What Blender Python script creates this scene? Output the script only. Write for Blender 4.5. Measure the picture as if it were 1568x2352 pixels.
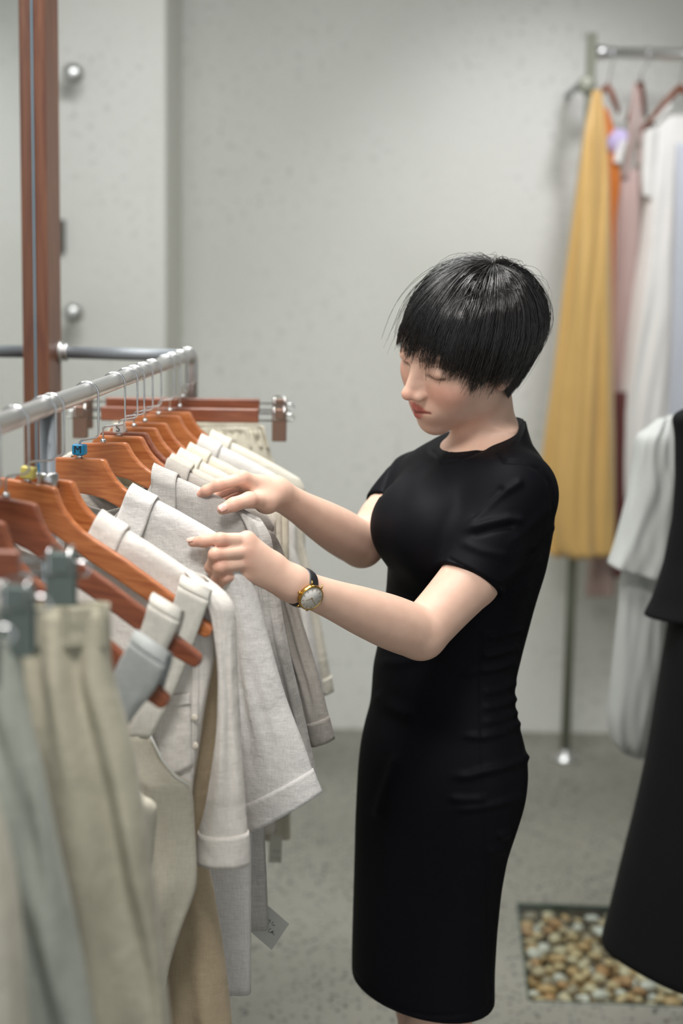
import bpy, bmesh, math, random
import numpy as np
from mathutils import Vector, Matrix, Euler

for o in list(bpy.data.objects):
    bpy.data.objects.remove(o)
SC = bpy.context.scene
COL = SC.collection
random.seed(7)
RNG = np.random.default_rng(7)

# ------------------------------------------------------------------ camera
FPX = 3800.0                    # focal length in pixels of the 1568 x 2352 frame
CAM_H = 1.60
PITCH = math.atan(576.0 / FPX)
ROLL = 0.016
CAM = Vector((0, 0, CAM_H))
RCAM = (Matrix.Rotation(math.pi / 2 - PITCH, 3, 'X') @ Matrix.Rotation(ROLL, 3, 'Z'))
cd = bpy.data.cameras.new('camera')
cd.sensor_fit = 'VERTICAL'
cd.sensor_height = 36.0
cd.sensor_width = 24.0
cd.lens = FPX / 2352.0 * 36.0
cd.clip_start = 0.05
cd.dof.use_dof = True
cd.dof.focus_distance = 2.21
cd.dof.aperture_fstop = 2.7
cam = bpy.data.objects.new('camera', cd)
cam.matrix_world = Matrix.Translation(CAM) @ RCAM.to_4x4()
COL.objects.link(cam)
SC.camera = cam

# ------------------------------------------------------------------ world, lamps, exposure
W = bpy.data.worlds.new('shop_daylight')
SC.world = W
W.use_nodes = True
bgn = W.node_tree.nodes['Background']
bgn.inputs[0].default_value = (0.90, 0.95, 1.0, 1)
bgn.inputs[1].default_value = 1.15

def lamp(name, kind, loc, target, energy, color, **kw):
    l = bpy.data.lights.new(name, kind)
    l.energy = energy
    l.color = color
    for k, v in kw.items():
        setattr(l, k, v)
    o = bpy.data.objects.new(name, l)
    o.location = loc
    d = Vector(target) - Vector(loc)
    o.rotation_euler = d.to_track_quat('-Z', 'Y').to_euler()
    COL.objects.link(o)
    return o

def panel(loc, target, energy, color, sx, sy, spread=160):
    o = lamp('ceiling_panel_light', 'AREA', loc, target, energy, color, shape='RECTANGLE', size=sx, size_y=sy)
    o.data.spread = math.radians(spread)
    return o
panel((-0.25, 0.95, 2.93), (-0.02, 2.0, 0.6), 27, (1.0, 0.965, 0.93), 0.6, 0.6, 120)
panel((-0.22, 2.25, 2.93), (-0.20, 2.25, 0), 18, (1.0, 0.97, 0.94), 0.6, 0.6, 120)
panel((0.0, 3.50, 2.93), (0.0, 4.4, 0), 44, (0.97, 1.0, 0.985), 1.6, 0.5, 150)
lamp('track_spot', 'SPOT', (0.85, 4.30, 2.92), (0.62, 5.55, 1.50), 66, (0.97, 0.96, 1.0), spot_size=math.radians(62), spot_blend=1.0, shadow_soft_size=0.10)

VS = SC.view_settings
SC.display_settings.display_device = 'sRGB'
VS.view_transform = 'Standard'
VS.look = 'None'
VS.gamma = 1.0
VS.use_curve_mapping = False
VS.exposure = -0.18

# ------------------------------------------------------------------ measuring helpers
def ray(px, py):
    v = RCAM @ Vector(((px - 784.0) / FPX, (1176.0 - py) / FPX, -1.0))
    return v

def at(px, py, d):
    """world point seen at (px,py) whose world Y is d"""
    v = ray(px, py)
    return CAM + v * (d / v.y)

def at_z(px, py, z):
    v = ray(px, py)
    return CAM + v * ((z - CAM_H) / v.z)

def at_plane(px, py, P, N):
    v = ray(px, py)
    return CAM + v * ((P - CAM).dot(N) / v.dot(N))

def proj(p):
    q = RCAM.transposed() @ (Vector(p) - CAM)
    return (784 + FPX * q.x / -q.z, 1176 - FPX * q.y / -q.z)

# ------------------------------------------------------------------ object helpers
def meta(o, label=None, cat=None, group=None, kind=None):
    if label: o['label'] = label
    if cat: o['category'] = cat
    if group: o['group'] = group
    if kind: o['kind'] = kind
    return o

def thing(name, loc, label, cat, group=None, rot=None):
    o = bpy.data.objects.new(name, None)
    o.empty_display_size = 0.05
    o.location = loc
    if rot is not None:
        o.rotation_euler = rot
    COL.objects.link(o)
    meta(o, label, cat, group)
    return o

def link(name, me, parent=None):
    o = bpy.data.objects.new(name, me)
    COL.objects.link(o)
    if parent is not None:
        o.parent = parent
    return o

def mesh(name, verts, faces, mat, parent=None, smooth=True, world=True):
    """one mesh object; verts in world space unless world=False (then in the parent's frame)"""
    verts = [tuple(v) for v in verts]
    if parent is not None and world:
        M = (Matrix.Translation(parent.location) @ parent.rotation_euler.to_matrix().to_4x4()).inverted()
        if parent.parent is not None:
            pp = parent.parent
            M = M @ (Matrix.Translation(pp.location) @ pp.rotation_euler.to_matrix().to_4x4()).inverted()
        verts = [tuple(M @ Vector(v)) for v in verts]
    me = bpy.data.meshes.new(name)
    me.from_pydata(verts, [], faces)
    me.materials.append(mat)
    if smooth:
        me.polygons.foreach_set('use_smooth', [True] * len(me.polygons))
    me.update()
    return link(name, me, parent)

def from_bm(name, bm, mat, parent=None, smooth=False):
    me = bpy.data.meshes.new(name)
    bm.normal_update()
    bm.to_mesh(me)
    bm.free()
    me.materials.append(mat)
    if smooth:
        me.polygons.foreach_set('use_smooth', [True] * len(me.polygons))
    return link(name, me, parent)

def box_geo(lo, hi):
    x0, y0, z0 = lo; x1, y1, z1 = hi
    v = [(x0, y0, z0), (x1, y0, z0), (x1, y1, z0), (x0, y1, z0), (x0, y0, z1), (x1, y0, z1), (x1, y1, z1), (x0, y1, z1)]
    f = [(0, 3, 2, 1), (4, 5, 6, 7), (0, 1, 5, 4), (1, 2, 6, 5), (2, 3, 7, 6), (3, 0, 4, 7)]
    return v, f

def bevel(o, w=0.002, seg=2):
    m = o.modifiers.new('bevel', 'BEVEL')
    m.width = w; m.segments = seg; m.limit_method = 'ANGLE'
    return o

def solid(o, t=0.002):
    m = o.modifiers.new('thickness', 'SOLIDIFY')
    m.thickness = t; m.offset = 0
    return o

def tube_geo(pts, r, n=10, cap=True):
    """round tube along points; r is a number or one per point"""
    P = [Vector(p) for p in pts]
    R = r if hasattr(r, '__len__') else [r] * len(P)
    verts, faces = [], []
    t0 = (P[1] - P[0]).normalized()
    up = Vector((0, 0, 1)) if abs(t0.z) < 0.9 else Vector((1, 0, 0))
    a = t0.cross(up).normalized()
    for i, p in enumerate(P):
        if i == 0: t = P[1] - P[0]
        elif i == len(P) - 1: t = P[-1] - P[-2]
        else: t = (P[i + 1] - P[i]).normalized() + (P[i] - P[i - 1]).normalized()
        t.normalize()
        a = (a - t * a.dot(t)).normalized()
        b = t.cross(a)
        for j in range(n):
            th = 2 * math.pi * j / n
            verts.append(p + (a * math.cos(th) + b * math.sin(th)) * R[i])
    for i in range(len(P) - 1):
        for j in range(n):
            k = (j + 1) % n
            faces.append((i * n + j, i * n + k, (i + 1) * n + k, (i + 1) * n + j))
    if cap:
        faces.append(tuple(range(n - 1, -1, -1)))
        faces.append(tuple((len(P) - 1) * n + j for j in range(n)))
    return verts, faces

def join_geo(*gs):
    V, F = [], []
    for v, f in gs:
        o = len(V)
        V += list(v)
        F += [tuple(i + o for i in q) for q in f]
    return V, F

def lathe_geo(profile, origin, axis, n=24):
    """profile: list of (radius, distance along axis)"""
    axis = Vector(axis).normalized()
    up = Vector((0, 0, 1)) if abs(axis.z) < 0.9 else Vector((1, 0, 0))
    a = axis.cross(up).normalized(); b = axis.cross(a)
    V, F = [], []
    for r, h in profile:
        for j in range(n):
            th = 2 * math.pi * j / n
            V.append(Vector(origin) + axis * h + (a * math.cos(th) + b * math.sin(th)) * r)
    for i in range(len(profile) - 1):
        for j in range(n):
            k = (j + 1) % n
            F.append((i * n + j, i * n + k, (i + 1) * n + k, (i + 1) * n + j))
    F.append(tuple(range(n - 1, -1, -1)))
    F.append(tuple((len(profile) - 1) * n + j for j in range(n)))
    return V, F

# ------------------------------------------------------------------ materials
def srgb(r, g, b):
    f = lambda c: (c / 255.0 / 12.92) if c / 255.0 <= 0.04045 else ((c / 255.0 + 0.055) / 1.055) ** 2.4
    return (f(r), f(g), f(b), 1.0)

def new_mat(name):
    m = bpy.data.materials.new(name)
    m.use_nodes = True
    nt = m.node_tree
    return m, nt, nt.nodes, nt.links, nt.nodes['Principled BSDF']

def plain(name, col, rough=0.5, metal=0.0, **kw):
    m, nt, N, L, b = new_mat(name)
    b.inputs['Base Color'].default_value = col
    b.inputs['Roughness'].default_value = rough
    b.inputs['Metallic'].default_value = metal
    for k, v in kw.items():
        b.inputs[k].default_value = v
    return m

def ramp(N, stops):
    r = N.new('ShaderNodeValToRGB')
    cr = r.color_ramp
    while len(cr.elements) < len(stops):
        cr.elements.new(0.5)
    for e, (p, c) in zip(cr.elements, stops):
        e.position = p; e.color = c
    return r

def linen(name, col, weave=0.35, wrinkle=0.5, scale=1.0, var=0.08, trans=0.15):
    """woven cloth: colour slubs, thread weave and soft creases"""
    m, nt, N, L, b = new_mat(name)
    tc = N.new('ShaderNodeTexCoord')
    n1 = N.new('ShaderNodeTexNoise'); n1.inputs['Scale'].default_value = 9 * scale; n1.inputs['Detail'].default_value = 6
    mp = N.new('ShaderNodeMapping'); mp.inputs['Scale'].default_value = (900, 900, 60)
    mq = N.new('ShaderNodeMapping'); mq.inputs['Scale'].default_value = (70, 70, 900)
    n2 = N.new('ShaderNodeTexNoise'); n2.inputs['Scale'].default_value = 1.0; n2.inputs['Detail'].default_value = 2
    n3 = N.new('ShaderNodeTexNoise'); n3.inputs['Scale'].default_value = 1.0; n3.inputs['Detail'].default_value = 2
    L.new(tc.outputs['Object'], n1.inputs['Vector'])
    L.new(tc.outputs['Object'], mp.inputs['Vector']); L.new(mp.outputs[0], n2.inputs['Vector'])
    L.new(tc.outputs['Object'], mq.inputs['Vector']); L.new(mq.outputs[0], n3.inputs['Vector'])
    ad = N.new('ShaderNodeMath'); ad.operation = 'ADD'
    L.new(n2.outputs[0], ad.inputs[0]); L.new(n3.outputs[0], ad.inputs[1])
    dark = tuple(c * (1 - var * 2.2) for c in col[:3]) + (1,)
    lite = tuple(min(1, c * (1 + var)) for c in col[:3]) + (1,)
    r = ramp(N, [(0.3, dark), (0.7, lite)])
    hf = N.new('ShaderNodeMath'); hf.operation = 'MULTIPLY'; hf.inputs[1].default_value = 0.5
    L.new(ad.outputs[0], hf.inputs[0]); L.new(hf.outputs[0], r.inputs[0])
    L.new(r.outputs[0], b.inputs['Base Color'])
    b.inputs['Roughness'].default_value = 0.85
    b.inputs['Specular IOR Level'].default_value = 0.2
    b.inputs['Sheen Weight'].default_value = 0.15
    b1 = N.new('ShaderNodeBump'); b1.inputs['Strength'].default_value = weave; b1.inputs['Distance'].default_value = 0.0006
    L.new(ad.outputs[0], b1.inputs['Height'])
    b2 = N.new('ShaderNodeBump'); b2.inputs['Strength'].default_value = wrinkle; b2.inputs['Distance'].default_value = 0.022
    L.new(n1.outputs[0], b2.inputs['Height']); L.new(b1.outputs[0], b2.inputs['Normal'])
    L.new(b2.outputs[0], b.inputs['Normal'])
    if trans > 0:
        t = N.new('ShaderNodeBsdfTranslucent'); t.inputs[0].default_value = lite
        mx = N.new('ShaderNodeMixShader'); mx.inputs[0].default_value = trans
        out = N['Material Output']
        L.new(b.outputs[0], mx.inputs[1]); L.new(t.outputs[0], mx.inputs[2]); L.new(mx.outputs[0], out.inputs[0])
    return m

def wood(name, c1, c2, rough=0.32, grain=(3, 30, 30), coat=0.3):
    m, nt, N, L, b = new_mat(name)
    tc = N.new('ShaderNodeTexCoord')
    oi = N.new('ShaderNodeObjectInfo')
    vm = N.new('ShaderNodeVectorMath'); vm.operation = 'ADD'
    cm = N.new('ShaderNodeCombineXYZ')
    mu = N.new('ShaderNodeMath'); mu.operation = 'MULTIPLY'; mu.inputs[1].default_value = 7.0
    L.new(oi.outputs['Random'], mu.inputs[0]); L.new(mu.outputs[0], cm.inputs[0]); L.new(mu.outputs[0], cm.inputs[2])
    L.new(tc.outputs['Object'], vm.inputs[0]); L.new(cm.outputs[0], vm.inputs[1])
    mp = N.new('ShaderNodeMapping'); mp.inputs['Scale'].default_value = grain
    mp.inputs['Rotation'].default_value = (0, 0.35, 0)
    L.new(vm.outputs[0], mp.inputs[0])
    n = N.new('ShaderNodeTexNoise'); n.inputs['Scale'].default_value = 3.0; n.inputs['Detail'].default_value = 8; n.inputs['Distortion'].default_value = 0.6
    L.new(mp.outputs[0], n.inputs['Vector'])
    r = ramp(N, [(0.3, c1), (0.72, c2)])
    L.new(n.outputs[0], r.inputs[0])
    L.new(r.outputs[0], b.inputs['Base Color'])
    b.inputs['Roughness'].default_value = rough
    b.inputs['Coat Weight'].default_value = coat
    b.inputs['Coat Roughness'].default_value = 0.15
    return m

M = {}
M['chrome'] = plain('brushed_steel', (0.58, 0.58, 0.58, 1), 0.34, 1.0)
M['steel'] = plain('satin_steel', (0.34, 0.35, 0.36, 1), 0.5, 1.0)
M['wire'] = plain('bright_wire', (0.72, 0.73, 0.74, 1), 0.16, 1.0)
# ================================================================== the room
def plaster():
    m, nt, N, L, b = new_mat('skimmed_concrete_plaster')
    tc = N.new('ShaderNodeTexCoord')
    n1 = N.new('ShaderNodeTexNoise'); n1.inputs['Scale'].default_value = 1.1; n1.inputs['Detail'].default_value = 5
    n2 = N.new('ShaderNodeTexNoise'); n2.inputs['Scale'].default_value = 40; n2.inputs['Detail'].default_value = 3
    n3 = N.new('ShaderNodeTexNoise'); n3.inputs['Scale'].default_value = 2.2; n3.inputs['Detail'].default_value = 2
    for n in (n1, n2, n3): L.new(tc.outputs['Object'], n.inputs['Vector'])
    r1 = ramp(N, [(0.3, srgb(210, 210, 203)), (0.7, srgb(224, 224, 220))])
    L.new(n1.outputs[0], r1.inputs[0])
    # trowel pits: small dark marks, in patches
    r2 = ramp(N, [(0.575, (0, 0, 0, 1)), (0.66, (1, 1, 1, 1))]); L.new(n2.outputs[0], r2.inputs[0])
    r3 = ramp(N, [(0.42, (0, 0, 0, 1)), (0.62, (1, 1, 1, 1))]); L.new(n3.outputs[0], r3.inputs[0])
    mu = N.new('ShaderNodeMath'); mu.operation = 'MULTIPLY'
    L.new(r2.outputs[0], mu.inputs[0]); L.new(r3.outputs[0], mu.inputs[1])
    m2 = N.new('ShaderNodeMath'); m2.operation = 'MULTIPLY'; m2.inputs[1].default_value = 0.38
    L.new(mu.outputs[0], m2.inputs[0])
    mx = N.new('ShaderNodeMixRGB'); mx.inputs[2].default_value = srgb(150, 151, 143)
    L.new(m2.outputs[0], mx.inputs[0]); L.new(r1.outputs[0], mx.inputs[1])
    L.new(mx.outputs[0], b.inputs['Base Color'])
    b.inputs['Roughness'].default_value = 0.75
    b.inputs['Specular IOR Level'].default_value = 0.25
    bp = N.new('ShaderNodeBump'); bp.inputs['Strength'].default_value = 0.25; bp.inputs['Distance'].default_value = 0.01
    L.new(n2.outputs[0], bp.inputs['Height']); L.new(bp.outputs[0], b.inputs['Normal'])
    return m

def terrazzo():
    m, nt, N, L, b = new_mat('ground_concrete_floor')
    tc = N.new('ShaderNodeTexCoord')
    n1 = N.new('ShaderNodeTexNoise'); n1.inputs['Scale'].default_value = 1.6; n1.inputs['Detail'].default_value = 5
    v = N.new('ShaderNodeTexVoronoi'); v.inputs['Scale'].default_value = 70; v.inputs['Randomness'].default_value = 1
    n2 = N.new('ShaderNodeTexNoise'); n2.inputs['Scale'].default_value = 120; n2.inputs['Detail'].default_value = 2
    n4 = N.new('ShaderNodeTexNoise'); n4.inputs['Scale'].default_value = 5; n4.inputs['Detail'].default_value = 3
    for n in (n1, v, n2, n4): L.new(tc.outputs['Object'], n.inputs['Vector'])
    r1 = ramp(N, [(0.3, srgb(128, 126, 117)), (0.7, srgb(152, 150, 141))]); L.new(n1.outputs[0], r1.inputs[0])
    # aggregate: some cells are dark stones
    sep = N.new('ShaderNodeSeparateColor'); L.new(v.outputs['Color'], sep.inputs[0])
    r2 = ramp(N, [(0.50, (0, 0, 0, 1)), (0.56, (1, 1, 1, 1))]); L.new(sep.outputs[0], r2.inputs[0])
    r3 = ramp(N, [(0.30, (1, 1, 1, 1)), (0.46, (0, 0, 0, 1))]); L.new(v.outputs['Distance'], r3.inputs[0])
    mu = N.new('ShaderNodeMath'); mu.operation = 'MULTIPLY'
    L.new(r2.outputs[0], mu.inputs[0]); L.new(r3.outputs[0], mu.inputs[1])
    r5 = ramp(N, [(0.35, (0.5, 0.5, 0.5, 1)), (0.6, (1, 1, 1, 1))]); L.new(n4.outputs[0], r5.inputs[0])
    m3 = N.new('ShaderNodeMath'); m3.operation = 'MULTIPLY'
    L.new(mu.outputs[0], m3.inputs[0]); L.new(r5.outputs[0], m3.inputs[1])
    r4 = ramp(N, [(0.3, srgb(46, 50, 50)), (0.7, srgb(86, 89, 86))]); L.new(n2.outputs[0], r4.inputs[0])
    mx = N.new('ShaderNodeMixRGB'); L.new(m3.outputs[0], mx.inputs[0]); L.new(r1.outputs[0], mx.inputs[1]); L.new(r4.outputs[0], mx.inputs[2])
    L.new(mx.outputs[0], b.inputs['Base Color'])
    b.inputs['Roughness'].default_value = 0.55
    b.inputs['Specular IOR Level'].default_value = 0.3
    return m

M['plaster'] = plaster()
M['floor'] = terrazzo()
M['ceiling'] = plain('ceiling_paint', srgb(205, 203, 197), 0.9)
WALL_Y = 5.55
X0, X1, Y0 = -1.35, 2.6, -1.6
ZC = 2.98
# floor with the square pit for the pebbles cut out
PIT_Z = -0.062
PA, PB_ = at_z(1211, 2298, 0), at_z(1185, 2074, 0)
PV = (PB_ - PA); PD = PV.length; PV.normalize()          # depth direction of the square pit
PU = Vector((PV.y, -PV.x, 0)); PW = 0.62
def pit(u, v, z=0.0):
    return PA + PU * u + PV * v + Vector((0, 0, z))
PANG = math.atan2(PU.y, PU.x)
def floor_geo():
    O = [Vector((X0, Y0, 0)), Vector((X1, Y0, 0)), Vector((X1, WALL_Y + .1, 0)), Vector((X0, WALL_Y + .1, 0))]
    I = [pit(0, 0), pit(PW, 0), pit(PW, PD), pit(0, PD)]
    V = O + I + [p + Vector((0, 0, -.14)) for p in I] + [p + Vector((0, 0, -.14)) for p in O]
    F = [(i, (i + 1) % 4, 4 + (i + 1) % 4, 4 + i) for i in range(4)]
    F += [(4 + i, 4 + (i + 1) % 4, 8 + (i + 1) % 4, 8 + i) for i in range(4)]
    F += [(12 + i, 12 + (i + 1) % 4, i + 0 if False else (i + 1) % 4, i) for i in range(4)]
    F += [(12 + i, 8 + i, 8 + (i + 1) % 4, 12 + (i + 1) % 4) for i in range(4)]
    return V, F
fl = mesh('floor', *floor_geo(), M['floor'], smooth=False); meta(fl, kind='structure')
M['pit'] = plain('pit_bed', srgb(120, 108, 90), 0.9)
g_ = box_geo((-.005, -.005, -0.14), (PW + .005, PD + .005, PIT_Z))
pb = mesh('floor_pit', [pit(x, y, z) for x, y, z in g_[0]], g_[1], M['pit'], smooth=False)
meta(pb, kind='structure')
meta(mesh('wall_back', *box_geo((X0 - .1, WALL_Y, -0.14), (X1 + .1, WALL_Y + .1, ZC + .1)), M['plaster'], smooth=False), kind='structure')
pil_x = at(381, 400, 5.05).x
pl = mesh('wall_pier', *box_geo((X0, 5.05, 0), (pil_x, WALL_Y, ZC)), M['plaster'], smooth=False); meta(pl, kind='structure'); bevel(pl, 0.012, 3)
meta(mesh('wall_left', *box_geo((X0 - .1, Y0, -0.14), (X0, WALL_Y, ZC + .1)), M['plaster'], smooth=False), kind='structure')
meta(mesh('wall_right', *box_geo((X1, Y0, -0.14), (X1 + .1, WALL_Y, ZC + .1)), M['plaster'], smooth=False), kind='structure')
meta(mesh('ceiling', *box_geo((X0 - .1, Y0, ZC), (X1 + .1, WALL_Y + .1, ZC + .1)), M['ceiling'], smooth=False), kind='structure')
# ================================================================== mirror partition on the left
M['mahogany'] = wood('stained_frame_wood', srgb(92, 52, 36), srgb(122, 78, 54), 0.5, (30, 30, 2.5), 0.15)
M['mirror'] = plain('mirror_glass', (0.80, 0.83, 0.82, 1), 0.015, 1.0)
M['glass_edge'] = plain('polished_glass_edge', srgb(120, 150, 165), 0.12, 0.0, **{'Specular IOR Level': 0.8})
RAIL_Z = 1.43
M['painted'] = plain('grey_lacquered_tube', srgb(128, 134, 140), 0.42, 0.25)
RA = at_z(440, 812, RAIL_Z)               # far corner of the rail
RSL = 0.0567                              # plan slope of rail and partition
def rail_x(y): return RA.x + RSL * (y - RA.y)
def wall_x(y): return -0.553 + RSL * (y - 2.975)
yaw_w = -math.atan(RSL)
root = thing('mirror_partition', (wall_x(2.975), 2.975, 0), 'tall mirror in a reddish brown wooden frame behind the left end of the rail', 'mirror', rot=Euler((0, 0, yaw_w)))
def lbox(name, lo, hi, mat, bw=0.002):
    o = mesh(name, *box_geo(lo, hi), mat, root, smooth=False, world=False)
    if bw: bevel(o, bw, 2)
    return o
lbox('frame_post', (0.0015, 0.0, 0), (0.0232, 0.105, 2.9), M['mahogany'])
lbox('frame_post', (-0.03, -1.44, 0), (0.0232, -1.38, 2.9), M['mahogany'])
lbox('frame_rail', (-0.03, -1.38, 2.84), (0.0, 0.0, 2.9), M['mahogany'])
lbox('backing_board', (-0.034, -1.38, 0.02), (-0.006, 0.105, 2.84), M['mahogany'])
lbox('mirror_pane', (-0.006, -1.38, 0.02), (0.0, -0.0012, 2.84), M['mirror'], 0)
lbox('glass_edge', (-0.006, -0.0012, 0.02), (0.0015, 0.0, 2.84), M['glass_edge'], 0)

# ------------------------------------------------------------------ the clothes rail
rr = thing('clothes_rail', (RA.x, RA.y, 0), 'steel clothes rail of brushed tube fixed to the wooden mirror frame', 'clothes rail')
def arc_pts(c, a, b, r, t0, t1, n):
    return [c + a * (r * math.cos(t0 + (t1 - t0) * i / n)) + b * (r * math.sin(t0 + (t1 - t0) * i / n)) for i in range(n + 1)]
rdir = Vector((RSL, 1, 0)).normalized()
rn = Vector((1, -RSL, 0)).normalized()
near = Vector((rail_x(1.02), 1.02, RAIL_Z))
P = [near, near + rdir * 0.5, Vector((RA.x, RA.y, RAIL_Z)) - rdir * 0.02]
P += [Vector((RA.x, RA.y, RAIL_Z)) - rdir * 0.02 + rdir * (0.02 * math.sin(t)) + Vector((0, 0, -0.02 * (1 - math.cos(t)))) for t in (0.4, 0.8, 1.2, 1.57)]
P += [Vector((RA.x, RA.y, 0.012))]
mesh('rail', *tube_geo(P, 0.0115, 20), M['chrome'], rr)
fl_x = wall_x(3.06) + 0.0232
mesh('return_bar', *tube_geo([(fl_x, 3.06, RAIL_Z - 0.004), (RA.x - 0.004, RA.y - 0.008, RAIL_Z - 0.004)], 0.0115, 18), M['painted'], rr)
mesh('wall_flange', *lathe_geo([(0.020, 0.0), (0.020, 0.004), (0.0145, 0.006), (0.0145, 0.010), (0.0165, 0.011), (0.0165, 0.015), (0.0125, 0.017)], (fl_x, 3.06, RAIL_Z - 0.004), rn, 28), M['chrome'], rr)
yl = 1.895
mesh('leg', *tube_geo([(rail_x(yl), yl, RAIL_Z - 0.008), (rail_x(yl), yl, 0.012)], 0.009, 14), M['painted'], rr)
mesh('leg_collar', *lathe_geo([(0.0095, 0), (0.0125, 0.003), (0.0125, 0.016), (0.0095, 0.019)], (rail_x(yl), yl, 1.335), (0, 0, 1), 18), M['chrome'], rr)
mesh('leg', *tube_geo([(near.x, near.y, RAIL_Z - 0.008), (near.x, near.y, 0.012)], 0.0115, 14), M['steel'], rr)
for p in ((RA.x, RA.y), (rail_x(yl), yl), (near.x, near.y)):
    mesh('foot', *lathe_geo([(0.03, 0.0), (0.03, 0.006), (0.014, 0.012)], (p[0], p[1], 0.0), (0, 0, 1), 20), M['chrome'], rr)

# ------------------------------------------------------------------ wooden hangers
M['hanger'] = wood('varnished_hanger_wood', srgb(150, 80, 40), srgb(188, 118, 68), 0.34, (6, 60, 60), 0.35)
M['hanger_dark'] = wood('dark_and_shaded_hanger_wood', srgb(108, 56, 36), srgb(140, 80, 52), 0.36, (6, 60, 60), 0.3)
UP = [(0, 0), (.031, 0), (.0345, -.0012), (.0365, -.004), (.040, -.011), (.045, -.0195), (.051, -.027), (.060, -.0355), (.072, -.044), (.087, -.0515), (.104, -.0585), (.13, -.070), (.16, -.085), (.19, -.1005), (.212, -.113), (.230, -.1225), (.2355, -.126)]
LO = [(.2375, -.1295), (.2365, -.136), (.231, -.1405), (.205, -.132), (.17, -.116), (.14, -.1015), (.112, -.0885), (.088, -.078), (.068, -.068), (.050, -.0585), (.034, -.051), (.018, -.047), (0, -.045)]
def hz(x):
    """height of the hanger's upper edge below its top, at distance x from the middle"""
    return float(np.interp(abs(x), [p[0] for p in UP], [p[1] for p in UP]))
UPS = UP[:-3] + [(.200, -.1055), (.2055, -.109)]
LOS = [(.2075, -.1125), (.2065, -.1185), (.202, -.1230), (.186, -.1200)] + LO[4:]
def hanger_mesh(half):
    prof = half + [(-x, z) for x, z in reversed(half[1:-1])]
    bm = bmesh.new()
    vs = [bm.verts.new((x, -0.0065, z)) for x, z in prof]
    f = bm.faces.new(vs)
    r = bmesh.ops.extrude_face_region(bm, geom=[f])
    bmesh.ops.translate(bm, verts=[v for v in r['geom'] if isinstance(v, bmesh.types.BMVert)], vec=(0, 0.013, 0))
    bmesh.ops.recalc_face_normals(bm, faces=bm.faces)
    es = [e for e in bm.edges if len(e.link_faces) == 2 and e.calc_face_angle(0) > 1.0]
    bmesh.ops.bevel(bm, geom=es, offset=0.0028, segments=2, affect='EDGES', profile=0.6)
    me = bpy.data.meshes.new('hanger_body')
    bm.to_mesh(me); bm.free()
    me.materials.append(M['hanger'])
    return me
HM = hanger_mesh(UP + LO)
HMS = hanger_mesh(UPS + LOS)
HM_DARK = HM.copy(); HM_DARK.materials[0] = M['hanger_dark']
HMS_DARK = HMS.copy(); HMS_DARK.materials[0] = M['hanger_dark']
M['plastic_white'] = plain('white_plastic', srgb(226, 222, 216), 0.4)
M['plastic_blue'] = plain('blue_plastic', srgb(24, 140, 190), 0.35)
M['plastic_yellow'] = plain('yellow_plastic', srgb(214, 200, 110), 0.4)
M['ink'] = plain('black_print', srgb(40, 36, 36), 0.7)

def text_mesh(name, txt, size, mat, parent, loc, rot, extrude=0.0003):
    c = bpy.data.curves.new(name, 'FONT')
    c.body = txt; c.size = size; c.align_x = 'CENTER'; c.align_y = 'CENTER'; c.extrude = extrude
    tmp = bpy.data.objects.new(name, c)
    COL.objects.link(tmp)
    dg = bpy.context.evaluated_depsgraph_get()
    me = bpy.data.meshes.new_from_object(tmp.evaluated_get(dg))
    bpy.data.objects.remove(tmp)
    me.materials.clear(); me.materials.append(mat)
    o = link(name, me, parent)
    o.location = loc; o.rotation_euler = rot
    return o

class Hang:
    pass
HANG = {}
def hanger(key, px, py, yaw, label, ztop=RAIL_Z - 0.085, tag=None, dark=False, side=1, tilt=0.0):
    c = at_z(px, py, ztop)
    h = Hang(); h.c = c; h.yaw = math.radians(yaw)
    h.ex = Vector((math.cos(h.yaw), -math.sin(h.yaw), 0)); h.ey = Vector((math.sin(h.yaw), math.cos(h.yaw), 0))
    rot = (Matrix.Rotation(-h.yaw, 3, 'Z') @ Matrix.Rotation(math.radians(tilt), 3, 'Y'))
    h.ex = rot @ Vector((1, 0, 0)); h.ez = rot @ Vector((0, 0, 1))
    h.root = thing('clothes_hanger', c, label, 'hanger', 'wooden hangers on the steel rail', rot=rot.to_euler())
    longer = key in ('S10', 'S11', 'S12')
    link('hanger_body', (HM_DARK if dark else HM) if longer else (HMS_DARK if dark else HMS), h.root)
    hook(h, side)
    if tag:
        mt, ch = tag
        s = 0.0085
        o = mesh('size_tag', *box_geo((-s, -s * 0.8, 0.004), (s, s * 0.8, 0.018)), M[mt], h.root, smooth=False, world=False); bevel(o, 0.0025, 3)
        if ch: text_mesh('size_letter', ch, 0.014, M['ink'], o, (0, -s * 0.8 - 0.0003, 0.011), Euler((math.pi / 2, 0, 0)))
    HANG[key] = h
    return h
def hook(h, side=1, top=0.0):
    """bent wire from the ferrule up and over the rail"""
    c = h.c
    rc = Vector((rail_x(c.y), c.y, RAIL_Z))
    R = 0.0152
    hc = rc + Vector((0, 0, 0.0115 + 0.0014 - R))
    ex = Vector((1, 0, 0))
    z0 = c.z + top
    j1 = c + Vector((0, 0, 0.020 + top)); 
    up0 = Vector((hc.x + R, c.y, z0 + 0.026))
    P = [Vector((c.x, c.y, z0 - 0.006)), j1, j1 + Vector((0.003, 0, 0.003)), up0 - Vector((0.004, 0, 0)), up0 + Vector((0, 0, 0.004))]
    P += arc_pts(hc, ex, Vector((0, 0, 1)), R, -0.15, math.pi + 0.35, 16)
    mesh('hook', *tube_geo(P, 0.0014, 8), M['wire'], h.root)
    mesh('ferrule', *lathe_geo([(0.0042, -0.001), (0.0042, 0.0035), (0.0026, 0.0055)], (c.x, c.y, z0), (0, 0, 1), 12), M['wire'], h.root)

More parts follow.
